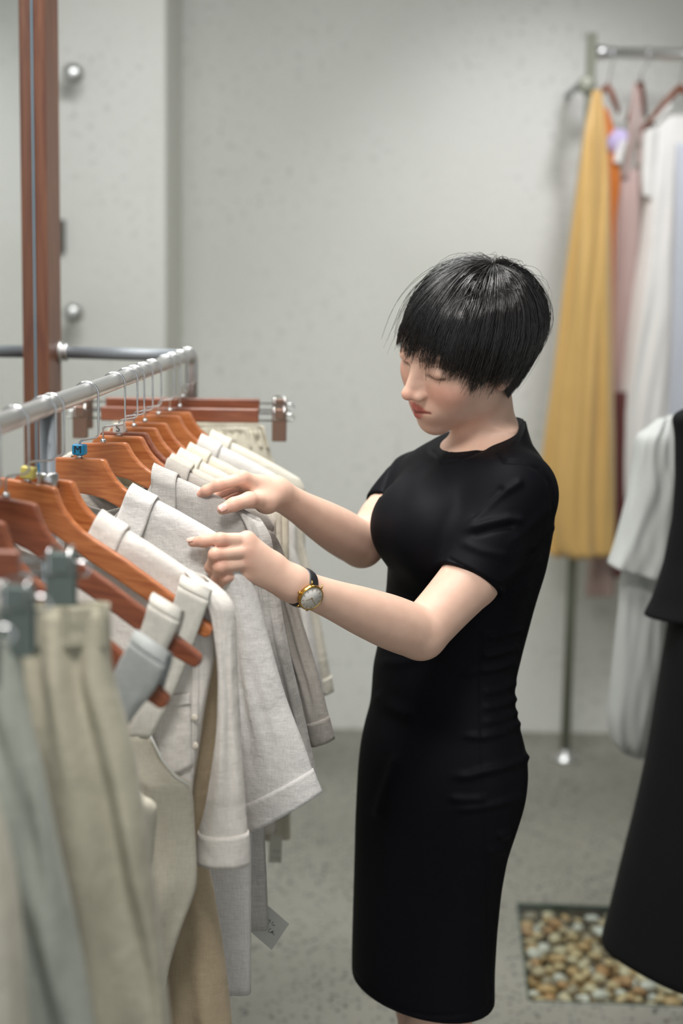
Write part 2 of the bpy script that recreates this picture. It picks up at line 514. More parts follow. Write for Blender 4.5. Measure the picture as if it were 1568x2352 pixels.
HSPEC = [
 ('S1', 390, 945, 4, 'wooden hanger carrying the farthest cream shirt, next to the trouser hangers', None),
 ('S2', 364, 953, 5, 'wooden hanger of the second shirt from the far end of the rail', None),
 ('S3', 333, 970, 7, 'wooden hanger of the third shirt from the far end, above the far hand', None),
 ('S4', 308, 981, 8, 'wooden hanger just behind the thin reddish one and the one with white S tag', None),
 ('S5', 286, 992, 9, 'wooden hanger showing only a thin reddish edge behind the white S tag', None),
 ('S6', 274, 1001, 9, 'wooden hanger with a white plastic size tag marked S', ('plastic_white', 'S')),
 ('S7', 237, 1017, 11, 'wooden hanger of the grey linen shirt pinched by the far hand', None),
 ('S8', 183, 1052, 13, 'two tone wooden hanger with a bright blue size tag marked M', ('plastic_blue', 'M')),
 ('S9', 105, 1097, 13, 'wooden hanger behind the yellow tagged one, holding the white pocket shirt', ('plastic_blue', None)),
 ('S10', 63, 1107, 8, 'long bare wooden hanger with a yellow size tag and a strap near its tip', ('plastic_yellow', None)),
 ('S11', 14, 1143, 8, 'wooden hanger darkened by painted shade, in front of the yellow tagged one, strap looped on its arm', None),
 ('S12', -62, 1180, 12, 'blurred wooden hanger cut by the left picture edge, above the near trousers', None),
]
TILT = {'S7': -3, 'S9': 4, 'S10': 8, 'S11': 9, 'S12': 12}
for k, px, py, yaw, lab, tg in HSPEC:
    hanger(k, px, py, yaw, lab, tag=tg, dark=k in ('S5', 'S11', 'S12'), tilt=TILT.get(k, 0))  # darker wood: own tone on the reddish one, front shade painted on near pair

# ------------------------------------------------------------------ clip hangers for trousers
M['clip'] = plain('bronzed_clip', srgb(120, 96, 84), 0.35, 0.6)
M['clip_grey'] = plain('grey_clip', srgb(110, 122, 118), 0.4, 0.5)
def clip_hanger(key, c, yaw, label, half=0.137, barh=0.0245, ext=0.045, clipmat='clip', tilt=0.0):
    h = Hang(); h.c = c; h.yaw = math.radians(yaw)
    h.ex = Vector((math.cos(h.yaw), -math.sin(h.yaw), 0)); h.ey = Vector((math.sin(h.yaw), math.cos(h.yaw), 0)); h.ez = Vector((0, 0, 1))
    h.root = thing('trouser_hanger', c, label, 'hanger', 'wooden clip hangers for trousers', rot=Euler((0, tilt, -h.yaw)))
    hook(h)
    o = mesh('bar', *box_geo((-half, -0.006, -barh), (half, 0.006, 0)), M['hanger_dark'], h.root, smooth=False, world=False); bevel(o, 0.002, 2)
    for z in (-0.008, -0.0205):
        mesh('clip_wire', *tube_geo([(-half - ext, 0, z), (half + ext, 0, z)], 0.0015, 8), M['wire'], h.root, world=False)
    for s in (-1, 1):
        x = s * (half + ext * 0.80)
        cl = Vector((x, 0, 0))
        o = mesh('clip', *box_geo((x - 0.0125, -0.0085, -0.056), (x + 0.0125, -0.0055, 0.0)), M[clipmat], h.root, smooth=False, world=False); bevel(o, 0.001, 2)
        o = mesh('clip', *box_geo((x - 0.0125, 0.0055, -0.056), (x + 0.0125, 0.0085, 0.0)), M[clipmat], h.root, smooth=False, world=False); bevel(o, 0.001, 2)
        mesh('clip_spring', *tube_geo([(x - 0.009, 0, 0.004), (x - 0.009, -0.009, 0.002), (x - 0.009, -0.009, -0.018), (x + 0.009, -0.009, -0.018), (x + 0.009, -0.009, 0.002), (x + 0.009, 0.009, 0.004), (x - 0.009, 0.009, 0.004)], 0.0013, 6), M['wire'], h.root, world=False)
        mesh('clip_wire', *tube_geo([(x + s * 0.005, 0, -0.008), (x + s * 0.022, 0, -0.009), (x + s * 0.026, 0, -0.014), (x + s * 0.022, 0, -0.0205), (x + s * 0.005, 0, -0.0205)], 0.0015, 8), M['wire'], h.root, world=False)
    HANG[key] = h
    return h
clip_hanger('T1', at(420, 914, 2.955), -3, 'reddish wooden clip hanger at the very far end of the rail')
clip_hanger('T2', at(413, 936, 2.87), 0, 'reddish wooden clip hanger with brown clips, second from the far end')
clip_hanger('T3', Vector((rail_x(1.43) - .004, 1.43, 1.345)), 3, 'blurred clip hanger with grey clips holding the nearest olive cream trousers', clipmat='clip_grey', half=0.09)
clip_hanger('T4', Vector((rail_x(1.28) - .004, 1.28, 1.345)), 3, 'blurred clip hanger at the left picture edge holding pale sage trousers', clipmat='clip_grey', half=0.09)
clip_hanger('T5', Vector((rail_x(1.17) - .004, 1.17, 1.345)), 3, 'nearest clip hanger, outside the left picture edge, holding cream trousers', clipmat='clip_grey', half=0.09)
# ================================================================== garments on the rail
CL = {}
def cloth(key, rgb, **kw):
    CL[key] = linen('linen_' + key, srgb(*rgb), **kw)
    return CL[key]
cloth('cream', (226, 222, 208)); cloth('white', (232, 230, 226)); cloth('ivory', (224, 218, 200)); cloth('greige', (206, 200, 188))
cloth('pale_grey', (205, 203, 200)); cloth('grey_linen', (196, 193, 188), var=.12, wrinkle=.6); cloth('white_linen', (226, 224, 221), var=.10, wrinkle=.65)
cloth('warm_white', (232, 227, 220), wrinkle=.6); cloth('beige', (188, 170, 142)); cloth('stone', (176, 170, 162), var=.12)
cloth('oat', (188, 183, 163), wrinkle=.35); cloth('sage', (172, 177, 166), wrinkle=.3); cloth('bone', (212, 207, 190), wrinkle=.35); cloth('mist', (172, 176, 174), wrinkle=.3); cloth('chalk', (222, 219, 209), wrinkle=.35)

def catmull(A, n):
    """resample rows of numbers smoothly"""
    A = np.asarray(A, float)
    m = len(A)
    if m == 2:
        t = np.linspace(0, 1, n)[:, None]
        return A[0] * (1 - t) + A[1] * t
    P = np.vstack([2 * A[0] - A[1], A, 2 * A[-1] - A[-2]])
    seg = np.linalg.norm(np.diff(A[:, :3] + A[:, 3:6], axis=0), axis=1) if A.shape[1] >= 6 else np.ones(m - 1)
    cum = np.concatenate([[0], np.cumsum(seg)]); u = np.linspace(0, cum[-1], n)
    i = np.clip(np.searchsorted(cum, u, side='right') - 1, 0, m - 2)
    t = ((u - cum[i]) / np.maximum(seg[i], 1e-9))[:, None]
    p0, p1, p2, p3 = P[i], P[i + 1], P[i + 2], P[i + 3]
    return 0.5 * ((2 * p1) + (-p0 + p2) * t + (2 * p0 - 5 * p1 + 4 * p2 - p3) * t * t + (-p0 + 3 * p1 - 3 * p2 + p3) * t ** 3)

def folds(seed, amp, nf=5, fmin=1.0, fmax=4.5, drift=0.8):
    r = np.random.default_rng(seed)
    K = [(r.uniform(fmin, fmax), r.uniform(0, 6.28), r.uniform(-drift, drift), amp * r.uniform(.4, 1.0) / math.sqrt(nf)) for _ in range(nf)]
    K2 = [(r.uniform(3, 7), r.uniform(3, 9), r.uniform(0, 6.28), amp * .16) for _ in range(4)]
    def f(s, v, grow):
        o = np.zeros_like(s)
        for k, p, d, a in K: o = o + a * np.sin(k * s * 3.14159 + p + d * v * 3)
        o = o * grow
        for k, l, p, a in K2: o = o + a * np.sin(k * s * 2 + p) * np.sin(l * v * 2 + p * 1.7) * np.clip(v * 9, 0, 1)
        return o
    return f

def loft(rows, nrm, thick, seed=0, amp=.008, nA=44, nV=46, nf=5, fmin=1.0, fmax=4.0, grow0=0.25, power=0.75, cap_top=False, fade=False):
    """tube of cloth. rows: world (left, right) point pairs; nrm: direction of its thickness; thick: one or one per row"""
    T = thick if hasattr(thick, '__len__') else [thick] * len(rows)
    A = catmull([list(l) + list(r) + [t] for (l, r), t in zip(rows, T)], nV)
    v = np.linspace(0, 1, nV)[:, None]
    th = np.linspace(0, 2 * np.pi, nA, endpoint=False)[None, :]
    s = np.cos(th); s = np.sign(s) * np.abs(s) ** 0.9
    t = np.sin(th); t = np.sign(t) * np.abs(t) ** power
    L, R, TT = A[:, None, 0:3], A[:, None, 3:6], A[:, 6][:, None]
    C, Hh = (L + R) / 2, (R - L) / 2
    f = folds(seed, amp, nf, fmin, fmax)
    fo = f(s + 0 * v, v + 0 * s, grow0 + (1 - grow0) * v)
    if fade: fo = fo * (1 - .92 * np.clip((v - .6) / .28, 0, 1))
    N = np.asarray(nrm, float)
    P = C + Hh * s[..., None] + N * (t * TT + fo)[..., None]
    V = P.reshape(-1, 3)
    ix = np.arange(nV * nA).reshape(nV, nA)
    q = np.stack([ix[:-1], ix[1:], np.roll(ix, -1, 1)[1:], np.roll(ix, -1, 1)[:-1]], -1).reshape(-1, 4)
    F = [tuple(x) for x in q]
    if cap_top: F.append(tuple(ix[0]))
    return V, F

def px_rows(rows, P, N, off=0.0):
    Pn = Vector(P) + Vector(N) * off
    return [(np.array(at_plane(a, b, Pn, Vector(N))), np.array(at_plane(c, d, Pn, Vector(N)))) for a, b, c, d in rows]

def loc(h, x, y, z): return h.c + h.ex * x + h.ey * y + h.ez * z

def shirt_body(h, w0, w1, length, thick, seed, mat, root, neck=.076, amp=.009, name='body', vneck=.085, off=0.0, nA=96, nV=52):
    """body of a shirt hanging from the hanger's arms, closed along the shoulders, open at the neck"""
    th = np.linspace(0, 2 * np.pi, nA, endpoint=False)[None, :]
    v = np.concatenate([[0, .006, .014, .026, .042], np.linspace(.06, 1, nV - 5)])[:, None]
    S = np.sign(np.cos(th)) * np.abs(np.cos(th)) ** 0.8
    t = np.sign(np.sin(th)) * np.abs(np.sin(th)) ** 0.6
    w = w0 + (w1 - w0) * np.clip(v * 1.6, 0, 1)
    x = w * S
    T = .0116 * np.sqrt(np.clip(v / .026, 0, 1)) + .0004 + (thick - .0116) * np.clip((v - .03) * 5, 0, 1)
    zt = np.interp(np.abs(x), [p[0] for p in UP], [p[1] for p in UP]) + .009
    zt = np.where(np.abs(x) > .2205, zt - (np.abs(x) - .2205) * 1.2, zt)
    nk = np.clip(1 - (x / neck) ** 2, 0, 1)
    zneck = hz(neck) + .009
    zt = np.where(np.abs(x) < neck, zneck - vneck * nk * (t < 0) - vneck * .7 * nk * (t >= 0), zt)
    z = zt + (-length - zt) * v
    f = folds(seed, amp, 6, 1.0, 5.0)
    y = t * T + f(S + 0 * v, v + 0 * S, np.clip(v * 1.3, 0, 1)) + off
    V = [loc(h, a, b, c) for a, b, c in zip(x.ravel() if x.shape == y.shape else np.broadcast_to(x, y.shape).ravel(), y.ravel(), z.ravel())]
    ix = np.arange(nV * nA).reshape(nV, nA)
    q = np.stack([ix[:-1], ix[1:], np.roll(ix, -1, 1)[1:], np.roll(ix, -1, 1)[:-1]], -1).reshape(-1, 4)
    o = mesh(name, V, [tuple(i) for i in q], mat, root)
    solid(o, .0014)
    return o

def collar(h, mat, root, x0=.072, x1=.106, lean=-.018, drop=.052, seed=0, name='collar'):
    """turned-down collar: one folded piece saddling each shoulder, with the band standing inside the neck"""
    r = random.Random(seed)
    gs = []
    for sd in (1, -1):
        V, F = [], []
        nu, nv = 10, 28
        for j in range(nv + 1):
            v = j / nv * 2 - 1
            a = abs(v)
            y = (1 if v > 0 else -1) * (.0125 * min(1, a * 4) ** .5 + .010 * a + .0012 * math.sin(6 * a + seed))
            for i in range(nu + 1):
                u = i / nu
                x = x0 + (x1 - x0) * u + (lean if v < 0 else lean * 1.2) * a * (1 - .15 * u)
                xr = x0 + (x1 - x0) * u
                z = hz(xr) + .0145 - (drop if v < 0 else drop * .9) * a - .003 * math.sin(3.1 * u) * a
                V.append(loc(h, sd * x, y, z))
        # inner stand band
        for j in range(nv):
            for i in range(nu):
                k = j * (nu + 1) + i
                F.append((k, k + 1, k + nu + 2, k + nu + 1))
        o = len(V)
        for j in range(nv + 1):
            v = j / nv * 2 - 1; a = abs(v)
            y = (1 if v > 0 else -1) * (.0115 * min(1, a * 4) ** .5 + .008 * a)
            x = x0 + .003 + (lean if v < 0 else lean * 1.2) * a
            z = hz(x0) + .0135 - (drop if v < 0 else drop * .9) * a
            V.append(loc(h, sd * x, y, z)); V.append(loc(h, sd * (x + .004), y, z - .034))
        for j in range(nv):
            k = o + 2 * j
            F.append((k, k + 2, k + 3, k + 1))
        o = mesh(name, V, F, mat, root)
        solid(o, .0022)
    return o

def sleeve_px(h, rows, thick, seed, mat, root, off=-.004, cuff_from=None, amp=.006, name='sleeve', tmul=None, **kw):
    R = px_rows(rows, h.c, h.ey, off)
    th = thick if hasattr(thick, '__len__') else [thick * .55] + [thick] * (len(rows) - 1)
    kw.setdefault('power', 1.25)
    o = mesh(name, *loft(R, h.ey, th, seed, amp, **kw), mat, root)
    solid(o, .0014)
    return o, R

def cuff_px(h, rows, thick, mat, root, off=-.004, seed=1, name='cuff', grow=1.014):
    R = px_rows(rows, h.c, h.ey, off)
    R2 = []
    for l, r in R:
        c = (l + r) / 2
        R2.append((c + (l - c) * grow, c + (r - c) * grow))
    o = mesh(name, *loft(R2, h.ey, thick, seed, .0008, nV=8, power=1.25), mat, root)
    solid(o, .0022)
    return o

def left_sleeve(h, mat, root, w=.205, length=.30, seed=2, thick=.02):
    rows = [((-w + .035, hz(w - .035)), (-w - .004, hz(w) - .004)), ((-w + .03, -.17), (-w - .035, -.15)), ((-w + .03, -.26), (-w - .05, -.24)), ((-w + .025, -.12 - length), (-w - .06, -.10 - length))]
    W = [(np.array(loc(h, b[0], .006, b[1])), np.array(loc(h, a[0], .006, a[1]))) for a, b in rows]
    o = mesh('sleeve', *loft(W, h.ey, [.012, thick, thick, thick], seed, .006, nA=32, nV=24), mat, root)
    solid(o, .0014)
    return o

def buttons(h, x, zs, mat, root, y, r=.0045):
    for z in zs:
        mesh('button', *lathe_geo([(r, 0), (r, .0012), (r * .8, .0018)], loc(h, x, y, z), -h.ey, 14), mat, root)

M['button'] = plain('shell_button', srgb(214, 206, 192), 0.3)
GRP = 'shirts hanging on the steel rail'
def shirt(key, mat, label, w0, w1, length, thick, seed, rows, sthick, cuff=None, name='shirt', left=True, collar_kw={}, amp=.009, off=-.004):
    h = HANG[key]
    root = thing(name, h.c - Vector((0, 0, .02)), label, 'shirt', GRP)
    root['hang'] = key
    m = CL[mat]
    shirt_body(h, w0, w1, length, thick, seed, m, root, amp=amp)
    collar(h, m, root, seed=seed, **collar_kw)
    sleeve_px(h, rows, sthick, seed + 50, m, root, off=off, fade=bool(cuff))
    if cuff: cuff_px(h, cuff, sthick + .0016, m, root, off=off, seed=seed + 9)
    if left: left_sleeve(h, m, root, seed=seed + 80)
    return root

def shift(R, dx, dy): return [(a + dx, b + dy, c + dx, d + dy) for a, b, c, d in R]
far = [(596, 1085, 645, 1108), (618, 1140, 668, 1152), (640, 1230, 692, 1232), (658, 1320, 714, 1312), (672, 1430, 735, 1422), (690, 1520, 751, 1512), (706, 1600, 765, 1586)]
shirt('S1', 'cream', 'farthest cream shirt on the rail, its sleeve ending highest against the wall', .229, .235, .60, .024, 1, far, .016, [(700, 1570, 760, 1552), (706, 1602, 765, 1588)])
shirt('S2', 'white', 'white shirt second from the far end, behind the cream one with folded collar', .229, .235, .60, .022, 2, shift(far, -20, 12), .015)
shirt('S3', 'ivory', 'ivory shirt third from the far end, just beyond the raised hand', .229, .235, .60, .022, 3, shift(far, -38, 26), .015)
shirt('S4', 'cream', 'pale cream shirt fourth from the far end, collar above the raised index finger', .229, .235, .60, .022, 4, shift(far, -54, 44), .014)
shirt('S5', 'greige', 'greige shirt showing only a thin collar strip behind the grey linen one', .229, .235, .60, .018, 5, shift(far, -66, 56), .012)
s6 = [(570, 1190, 628, 1222), (598, 1260, 650, 1270), (622, 1360, 672, 1362), (645, 1470, 705, 1465), (676, 1570, 733, 1560), (697, 1655, 753, 1640), (714, 1714, 767, 1697)]
shirt('S6', 'stone', 'darker grey shirt with a turned cuff hanging behind the grey linen sleeve', .229, .205, .62, .018, 6, s6, .014, [(699, 1660, 754, 1644), (714, 1714, 767, 1697)], collar_kw=dict(lean=-.004))
s7 = [(540, 1165, 602, 1200), (570, 1225, 622, 1240), (590, 1330, 634, 1330), (605, 1440, 650, 1430), (630, 1560, 676, 1560), (655, 1660, 702, 1665), (680, 1750, 722, 1758), (690, 1790, 728, 1800)]
shirt('S7', 'grey_linen', 'light grey linen shirt pinched at the shoulder between thumb and fingers', .229, .205, .70, .022, 7, s7, .016, collar_kw=dict(lean=.0, drop=.058))
s8 = [(455, 1222, 512, 1252), (490, 1290, 556, 1300), (510, 1380, 590, 1370), (528, 1480, 620, 1478), (540, 1600, 655, 1598), (548, 1720, 698, 1714), (558, 1850, 716, 1768), (570, 1912, 738, 1821)]
shirt('S8', 'white_linen', 'white linen shirt with a wide sleeve and deep cuff under the near hand', .229, .232, .70, .022, 8, s8, .021, [(557, 1846, 716, 1766), (571, 1912, 738, 1821)], amp=.007)
s9 = [(425, 1308, 482, 1338), (458, 1352, 522, 1374), (488, 1420, 539, 1424), (503, 1560, 544, 1555), (495, 1700, 552, 1698), (472, 1850, 563, 1850), (458, 1908, 567, 1910), (452, 1979, 572, 1987)]
shirt('S9', 'warm_white', 'white shirt with a breast pocket and long sleeve ending in a wide cuff', .226, .205, .47, .024, 9, s9, .020, [(457, 1908, 568, 1911), (452, 1979, 572, 1987)])

# pocket, placket and buttons on the white pocket shirt
h = HANG['S9']
r9 = [o for o in bpy.data.objects if o.get('hang') == 'S9'][0]
from mathutils.bvhtree import BVHTree
def body_tree(o):
    mw = Matrix.Translation(o.parent.location)
    return BVHTree.FromPolygons([mw @ v.co for v in o.data.vertices], [tuple(p.vertices) for p in o.data.polygons])
def on_cloth(tree, x, y, lift):
    v = ray(x, y).normalized()
    hit = tree.ray_cast(CAM, v)
    return None if hit[0] is None else hit[0] - v * lift
def patch(tree, quad, root, mat, name, lift=.0022, nx=12, ny=14):
    c = [np.array(q, float) for q in quad]
    V, F = [], []
    last = None
    for i in range(ny + 1):
        for j in range(nx + 1):
            u, v = j / nx, i / ny
            p = c[0] * (1 - u) * (1 - v) + c[1] * u * (1 - v) + c[2] * u * v + c[3] * (1 - u) * v
            q = on_cloth(tree, p[0], p[1], lift)
            last = q if q is not None else last
            V.append(last)
    for i in range(ny):
        for j in range(nx):
            a = i * (nx + 1) + j
            F.append((a, a + nx + 1, a + nx + 2, a + 1))
    o = mesh(name, V, F, mat, root)
    solid(o, .0016)
    return o
b9 = [c for c in r9.children if c.name.startswith('body')][0]
t9 = body_tree(b9)
patch(t9, [(340, 1608), (436, 1596), (442, 1762), (372, 1796)], r9, CL['warm_white'], 'pocket')
patch(t9, [(340, 1604), (437, 1592), (437, 1616), (340, 1630)], r9, CL['warm_white'], 'pocket_hem', .0042)
patch(t9, [(440, 1440), (458, 1438), (452, 1900), (440, 1900)], r9, CL['warm_white'], 'placket', .0018, 4, 30)
for (x, y) in ((448, 1500), (447, 1648), (448, 1712), (447, 1790)):
    p = on_cloth(t9, x, y, .003)
    if p is not None: mesh('button', *lathe_geo([(.0042, 0), (.0042, .0012), (.0032, .0018)], p, -h.ey, 12), M['button'], r9)

# long beige dress hung under the pocket shirt on the same hanger
bd = thing('long_dress', h.c + h.ey * .03 - Vector((0, 0, .1)), 'long beige linen dress showing below and behind the white pocket shirt', 'dress')
rows = px_rows([(150, 1215, 330, 1270), (150, 1290, 470, 1335), (160, 1420, 500, 1420), (200, 1600, 506, 1600), (240, 1800, 492, 1800), (250, 1960, 474, 1960), (255, 2050, 488, 2050), (262, 2200, 511, 2200), (270, 2352, 526, 2352), (280, 2560, 545, 2560)], h.c, h.ey, .036)
solid(mesh('body', *loft(rows, h.ey, [.008, .012, .014, .02, .022, .022, .026, .03, .03, .03], 31, .008, nA=72, nV=60), CL['beige'], bd), .0014)
for s in (-1, 1):
    sp = [loc(h, s * .085, .030, hz(.085) - .02), loc(h, s * .085, .016, hz(.085) + .006), loc(h, s * .085, .036, hz(.085) - .05)]
    mesh('strap', *tube_geo(sp, .003, 8), CL['beige'], bd)

# ------------------------------------------------------------------ strap tops on the three near hangers
def strap_top(key, mat, label, strap, body, seed, thick=.018, off=-.012, amp=.006, bodymat=None):
    h = HANG[key]
    root = thing('strap_top', h.c - Vector((0, 0, .1)), label, 'top', 'sleeveless tops on the near hangers')
    m = CL[mat]
    R = px_rows(strap, h.c, h.ey, off)
    o = mesh('strap', *loft(R, h.ey, [.004] * len(R), seed, .0015, nA=24, nV=30), m, root); solid(o, .0016)
    # the loop over the hanger's arm
    a, b = R[0]
    V, F = [], []
    n = 12
    for i in range(n + 1):
        th = math.pi * i / n
        yo = -math.cos(th) * .0125 + .0125 + .0; zo = math.sin(th) * .009
        for e in (a, b):
            V.append(Vector(e) + h.ey * yo + Vector((0, 0, zo)))
    V2 = []
    for e in (a, b): V2.append(Vector(e) + h.ey * .025 + Vector((-.012, 0, -.04)))
    V += V2
    for i in range(n + 1):
        F.append((2 * i, 2 * i + 1, 2 * i + 3, 2 * i + 2))
    o = mesh('strap_loop', V, F, m, root); solid(o, .0025)
    B = px_rows(body, h.c, h.ey, off)
    o = mesh('body', *loft(B, h.ey, [.006, .01] + [thick] * (len(B) - 2), seed + 3, amp, nA=72, nV=60, nf=6, fmax=5), CL[bodymat] if bodymat else m, root); solid(o, .0016)
    return root
strap_top('S10', 'chalk', 'cream sleeveless top on the yellow tagged hanger, white piped armhole', [(411, 1346, 478, 1380), (396, 1396, 464, 1420), (372, 1475, 440, 1486), (340, 1580, 398, 1592), (296, 1690, 346, 1694)],
          [(150, 1684, 346, 1690), (140, 1740, 373, 1744), (135, 1786, 407, 1786), (134, 1806, 436, 1805), (140, 1900, 445, 1900), (150, 1990, 450, 1992), (160, 2050, 445, 2050), (175, 2147, 409, 2147), (190, 2240, 383, 2240), (200, 2352, 372, 2352), (210, 2450, 380, 2450)], 12, bodymat='bone')
strap_top('S11', 'chalk', 'cream sleeveless top on the shade-darkened hanger, its strap over the arm', [(342, 1388, 411, 1428), (328, 1436, 396, 1462), (304, 1500, 368, 1516), (262, 1590, 318, 1604), (215, 1690, 268, 1700)],
          [(60, 1690, 270, 1698), (55, 1760, 296, 1770), (50, 1815, 328, 1830), (50, 1850, 357, 1852), (60, 1940, 352, 1942), (70, 2060, 340, 2060), (90, 2200, 345, 2200), (110, 2352, 340, 2352), (120, 2450, 345, 2450)], 15, bodymat='bone')
strap_top('S12', 'mist', 'greyish top whose wide strap hangs over the foremost shade-darkened hanger arm', [(300, 1476, 378, 1530), (270, 1530, 356, 1580), (240, 1610, 310, 1640), (180, 1720, 240, 1740)],
          [(0, 1710, 235, 1730), (-10, 1800, 262, 1810), (-15, 1880, 300, 1885), (-10, 2000, 296, 2000), (0, 2150, 300, 2150), (10, 2352, 310, 2352), (20, 2450, 312, 2450)], 18)
pipe = px_rows([(346, 1690, 346, 1690), (372, 1744, 372, 1744), (404, 1784, 404, 1784), (434, 1803, 434, 1803)], HANG['S10'].c, HANG['S10'].ey, -.02)
rt10 = [o for o in bpy.data.objects if o.name.startswith('strap_top') and 'yellow' in o.get('label', '')][0]
M['piping'] = plain('white_piping', srgb(228, 232, 230), 0.8)
mesh('armhole_piping', *tube_geo([p[0] for p in pipe], .0009, 8), M['piping'], rt10)

# ------------------------------------------------------------------ trousers on clip hangers
def trousers(key, mat, label, rows, thick, seed, amp, band_rows, off=0.0, nf=7, fmax=6.0, gather=0.0, loops=()):
    h = HANG[key]
    root = thing('trousers', h.c - Vector((0, 0, .06)), label, 'trousers', 'trousers hung by clips')
    m = CL[mat]
    R = px_rows(rows, h.c, h.ey, off)
    o = mesh('legs', *loft(R, h.ey, thick, seed, amp, nA=110, nV=64, nf=nf, fmax=fmax, grow0=.35), m, root); solid(o, .0016)
    Bq = px_rows(band_rows, h.c, h.ey, off)
    tb = (thick[0] if hasattr(thick, '__len__') else thick) + .003
    o = mesh('waistband', *loft(Bq, h.ey, tb, seed + 1, .0015 + gather, nA=160, nV=10, nf=7, fmin=8 if gather else 1, fmax=22 if gather else 3, grow0=.6), m, root); solid(o, .002)
    for (x, y0, y1, w) in loops:
        rr_ = px_rows([(x - w, y0, x + w, y0), (x - w, y1, x + w, y1)], h.c, h.ey, off - tb - .003)
        o = mesh('belt_loop', *loft(rr_, h.ey, .0025, 2, 0, nA=12, nV=6), m, root)
    return root
trousers('T3', 'oat', 'olive cream trousers with a wide waistband, nearest full pair at left', [(30, 1398, 248, 1396), (30, 1470, 252, 1470), (40, 1560, 262, 1560), (58, 1700, 300, 1700), (80, 1850, 328, 1850), (104, 2000, 350, 2000), (128, 2150, 371, 2150), (150, 2352, 392, 2352), (180, 2650, 425, 2650), (200, 2900, 450, 2900)],
         [.008, .013, .022, .032, .036, .038, .038, .04, .04, .04], 40, .022, [(30, 1388, 249, 1386), (30, 1484, 254, 1484)], nf=4, fmax=2.4, loops=((148, 1392, 1486, 9), (236, 1390, 1484, 8)))
trousers('T4', 'sage', 'pale sage trousers with a long bright crease beside the left picture edge', [(-190, 1468, 44, 1468), (-190, 1540, 50, 1540), (-180, 1640, 66, 1640), (-160, 1760, 96, 1760), (-140, 1880, 122, 1880), (-110, 2040, 152, 2040), (-80, 2200, 184, 2200), (-50, 2352, 214, 2352), (-10, 2600, 250, 2600), (20, 2900, 290, 2900)],
         [.008, .012, .02, .028, .03, .03, .03, .03, .03, .03], 44, .018, [(-190, 1458, 45, 1458), (-190, 1556, 52, 1556)], nf=4, fmax=2.4)
trousers('T5', 'bone', 'cream trousers in the bottom left corner, nearest to the viewer', [(-330, 1560, -70, 1560), (-320, 1700, -50, 1700), (-300, 1850, -10, 1850), (-280, 1980, 22, 1980), (-260, 2120, 42, 2120), (-240, 2352, 60, 2352), (-220, 2600, 70, 2600), (-200, 2900, 80, 2900)],
         [.008, .014, .022, .026, .028, .028, .028, .028], 47, .010, [(-330, 1548, -70, 1548), (-328, 1650, -60, 1650)])
trousers('T2', 'bone', 'linen trousers with a gathered elastic waist on the far clip hanger', [(248, 992, 606, 986), (244, 1015, 612, 1010), (236, 1060, 626, 1056), (228, 1110, 644, 1106), (226, 1200, 656, 1200), (240, 1400, 660, 1400), (290, 1700, 664, 1700), (310, 1885, 666, 1885), (312, 1926, 666, 1922)],
         [.008, .014, .022, .026, .028, .028, .028, .028, .029], 52, .010, [(248, 984, 606, 978), (243, 1034, 618, 1030)], gather=.008, fmax=16, nf=11)
trousers('T1', 'ivory', 'ivory trousers behind the gathered pair at the far end of the rail', [(262, 962, 590, 958), (258, 1000, 596, 995), (252, 1100, 612, 1095), (250, 1300, 630, 1300), (260, 1600, 640, 1600), (280, 1850, 640, 1850)],
         [.008, .012, .018, .02, .02, .02], 55, .008, [(262, 956, 590, 952), (257, 996, 598, 992)])

# ------------------------------------------------------------------ paper tags
M['card'] = plain('grey_card', srgb(196, 196, 190), 0.8)
M['card_pale'] = plain('cream_card', srgb(206, 204, 190), 0.8)
def paper_tag(key, off, quad, mat, label, strokes):
    h = HANG[key]
    P0 = h.c + h.ey * off
    c = [at_plane(x, y, P0, h.ey) for x, y in quad]
    ctr = sum(c, Vector()) / 4
    root = thing('paper_tag', ctr, label, 'tag')
    V = [p - h.ey * .0004 for p in c] + [p + h.ey * .0004 for p in c]
    mesh('card', V, [(0, 1, 2, 3), (7, 6, 5, 4), (0, 4, 5, 1), (1, 5, 6, 2), (2, 6, 7, 3), (3, 7, 4, 0)], M[mat], root, smooth=False)
    g = [tube_geo([at_plane(x, y, P0 - h.ey * .0006, h.ey) for x, y in st], .00035, 5) for st in strokes]
    mesh('handwriting', *join_geo(*g), M['ink'], root)
    mesh('tag_string', *tube_geo([c[0], c[0] + Vector((-.004, .0, .04)), c[0] + Vector((-.012, 0, .09))], .0005, 5), M['card_pale'], root)
Z7 = lambda pts: [(400 + x / 3.36, 1550 + y / 3.36) for x, y in pts]
writing = [Z7(p) for p in (
    [(722, 1868), (714, 1888), (708, 1902), (722, 1900), (730, 1893)], [(728, 1888), (738, 1902), (746, 1884), (738, 1910), (722, 1922)],
    [(768, 1908), (758, 1910), (752, 1922), (758, 1932), (770, 1930)], [(766, 1934), (772, 1932), (776, 1938)],
    [(694, 1944), (698, 1952), (704, 1944), (708, 1954)], [(708, 1950), (716, 1942), (712, 1956), (722, 1930), (718, 1956)],
    [(748, 1958), (732, 1966), (726, 1982), (738, 1990), (748, 1984)], [(744, 1984), (752, 1980), (754, 1990), (746, 1992)],
    [(762, 1972), (756, 1996), (762, 1998)], [(752, 1982), (770, 1986)], [(764, 1996), (770, 2006), (766, 2010)])]
paper_tag('S7', .026, [(606, 2072), (664, 2122), (624, 2182), (566, 2132)], 'card', 'grey paper tag with handwriting at the grey shirt hem', writing)
small = [Z7(p) for p in ([(760, 1352), (768, 1372), (776, 1350), (786, 1372)], [(792, 1362), (800, 1354), (806, 1370), (816, 1362)], [(748, 1412), (766, 1408)], [(778, 1412), (790, 1418), (800, 1408), (822, 1424)])]
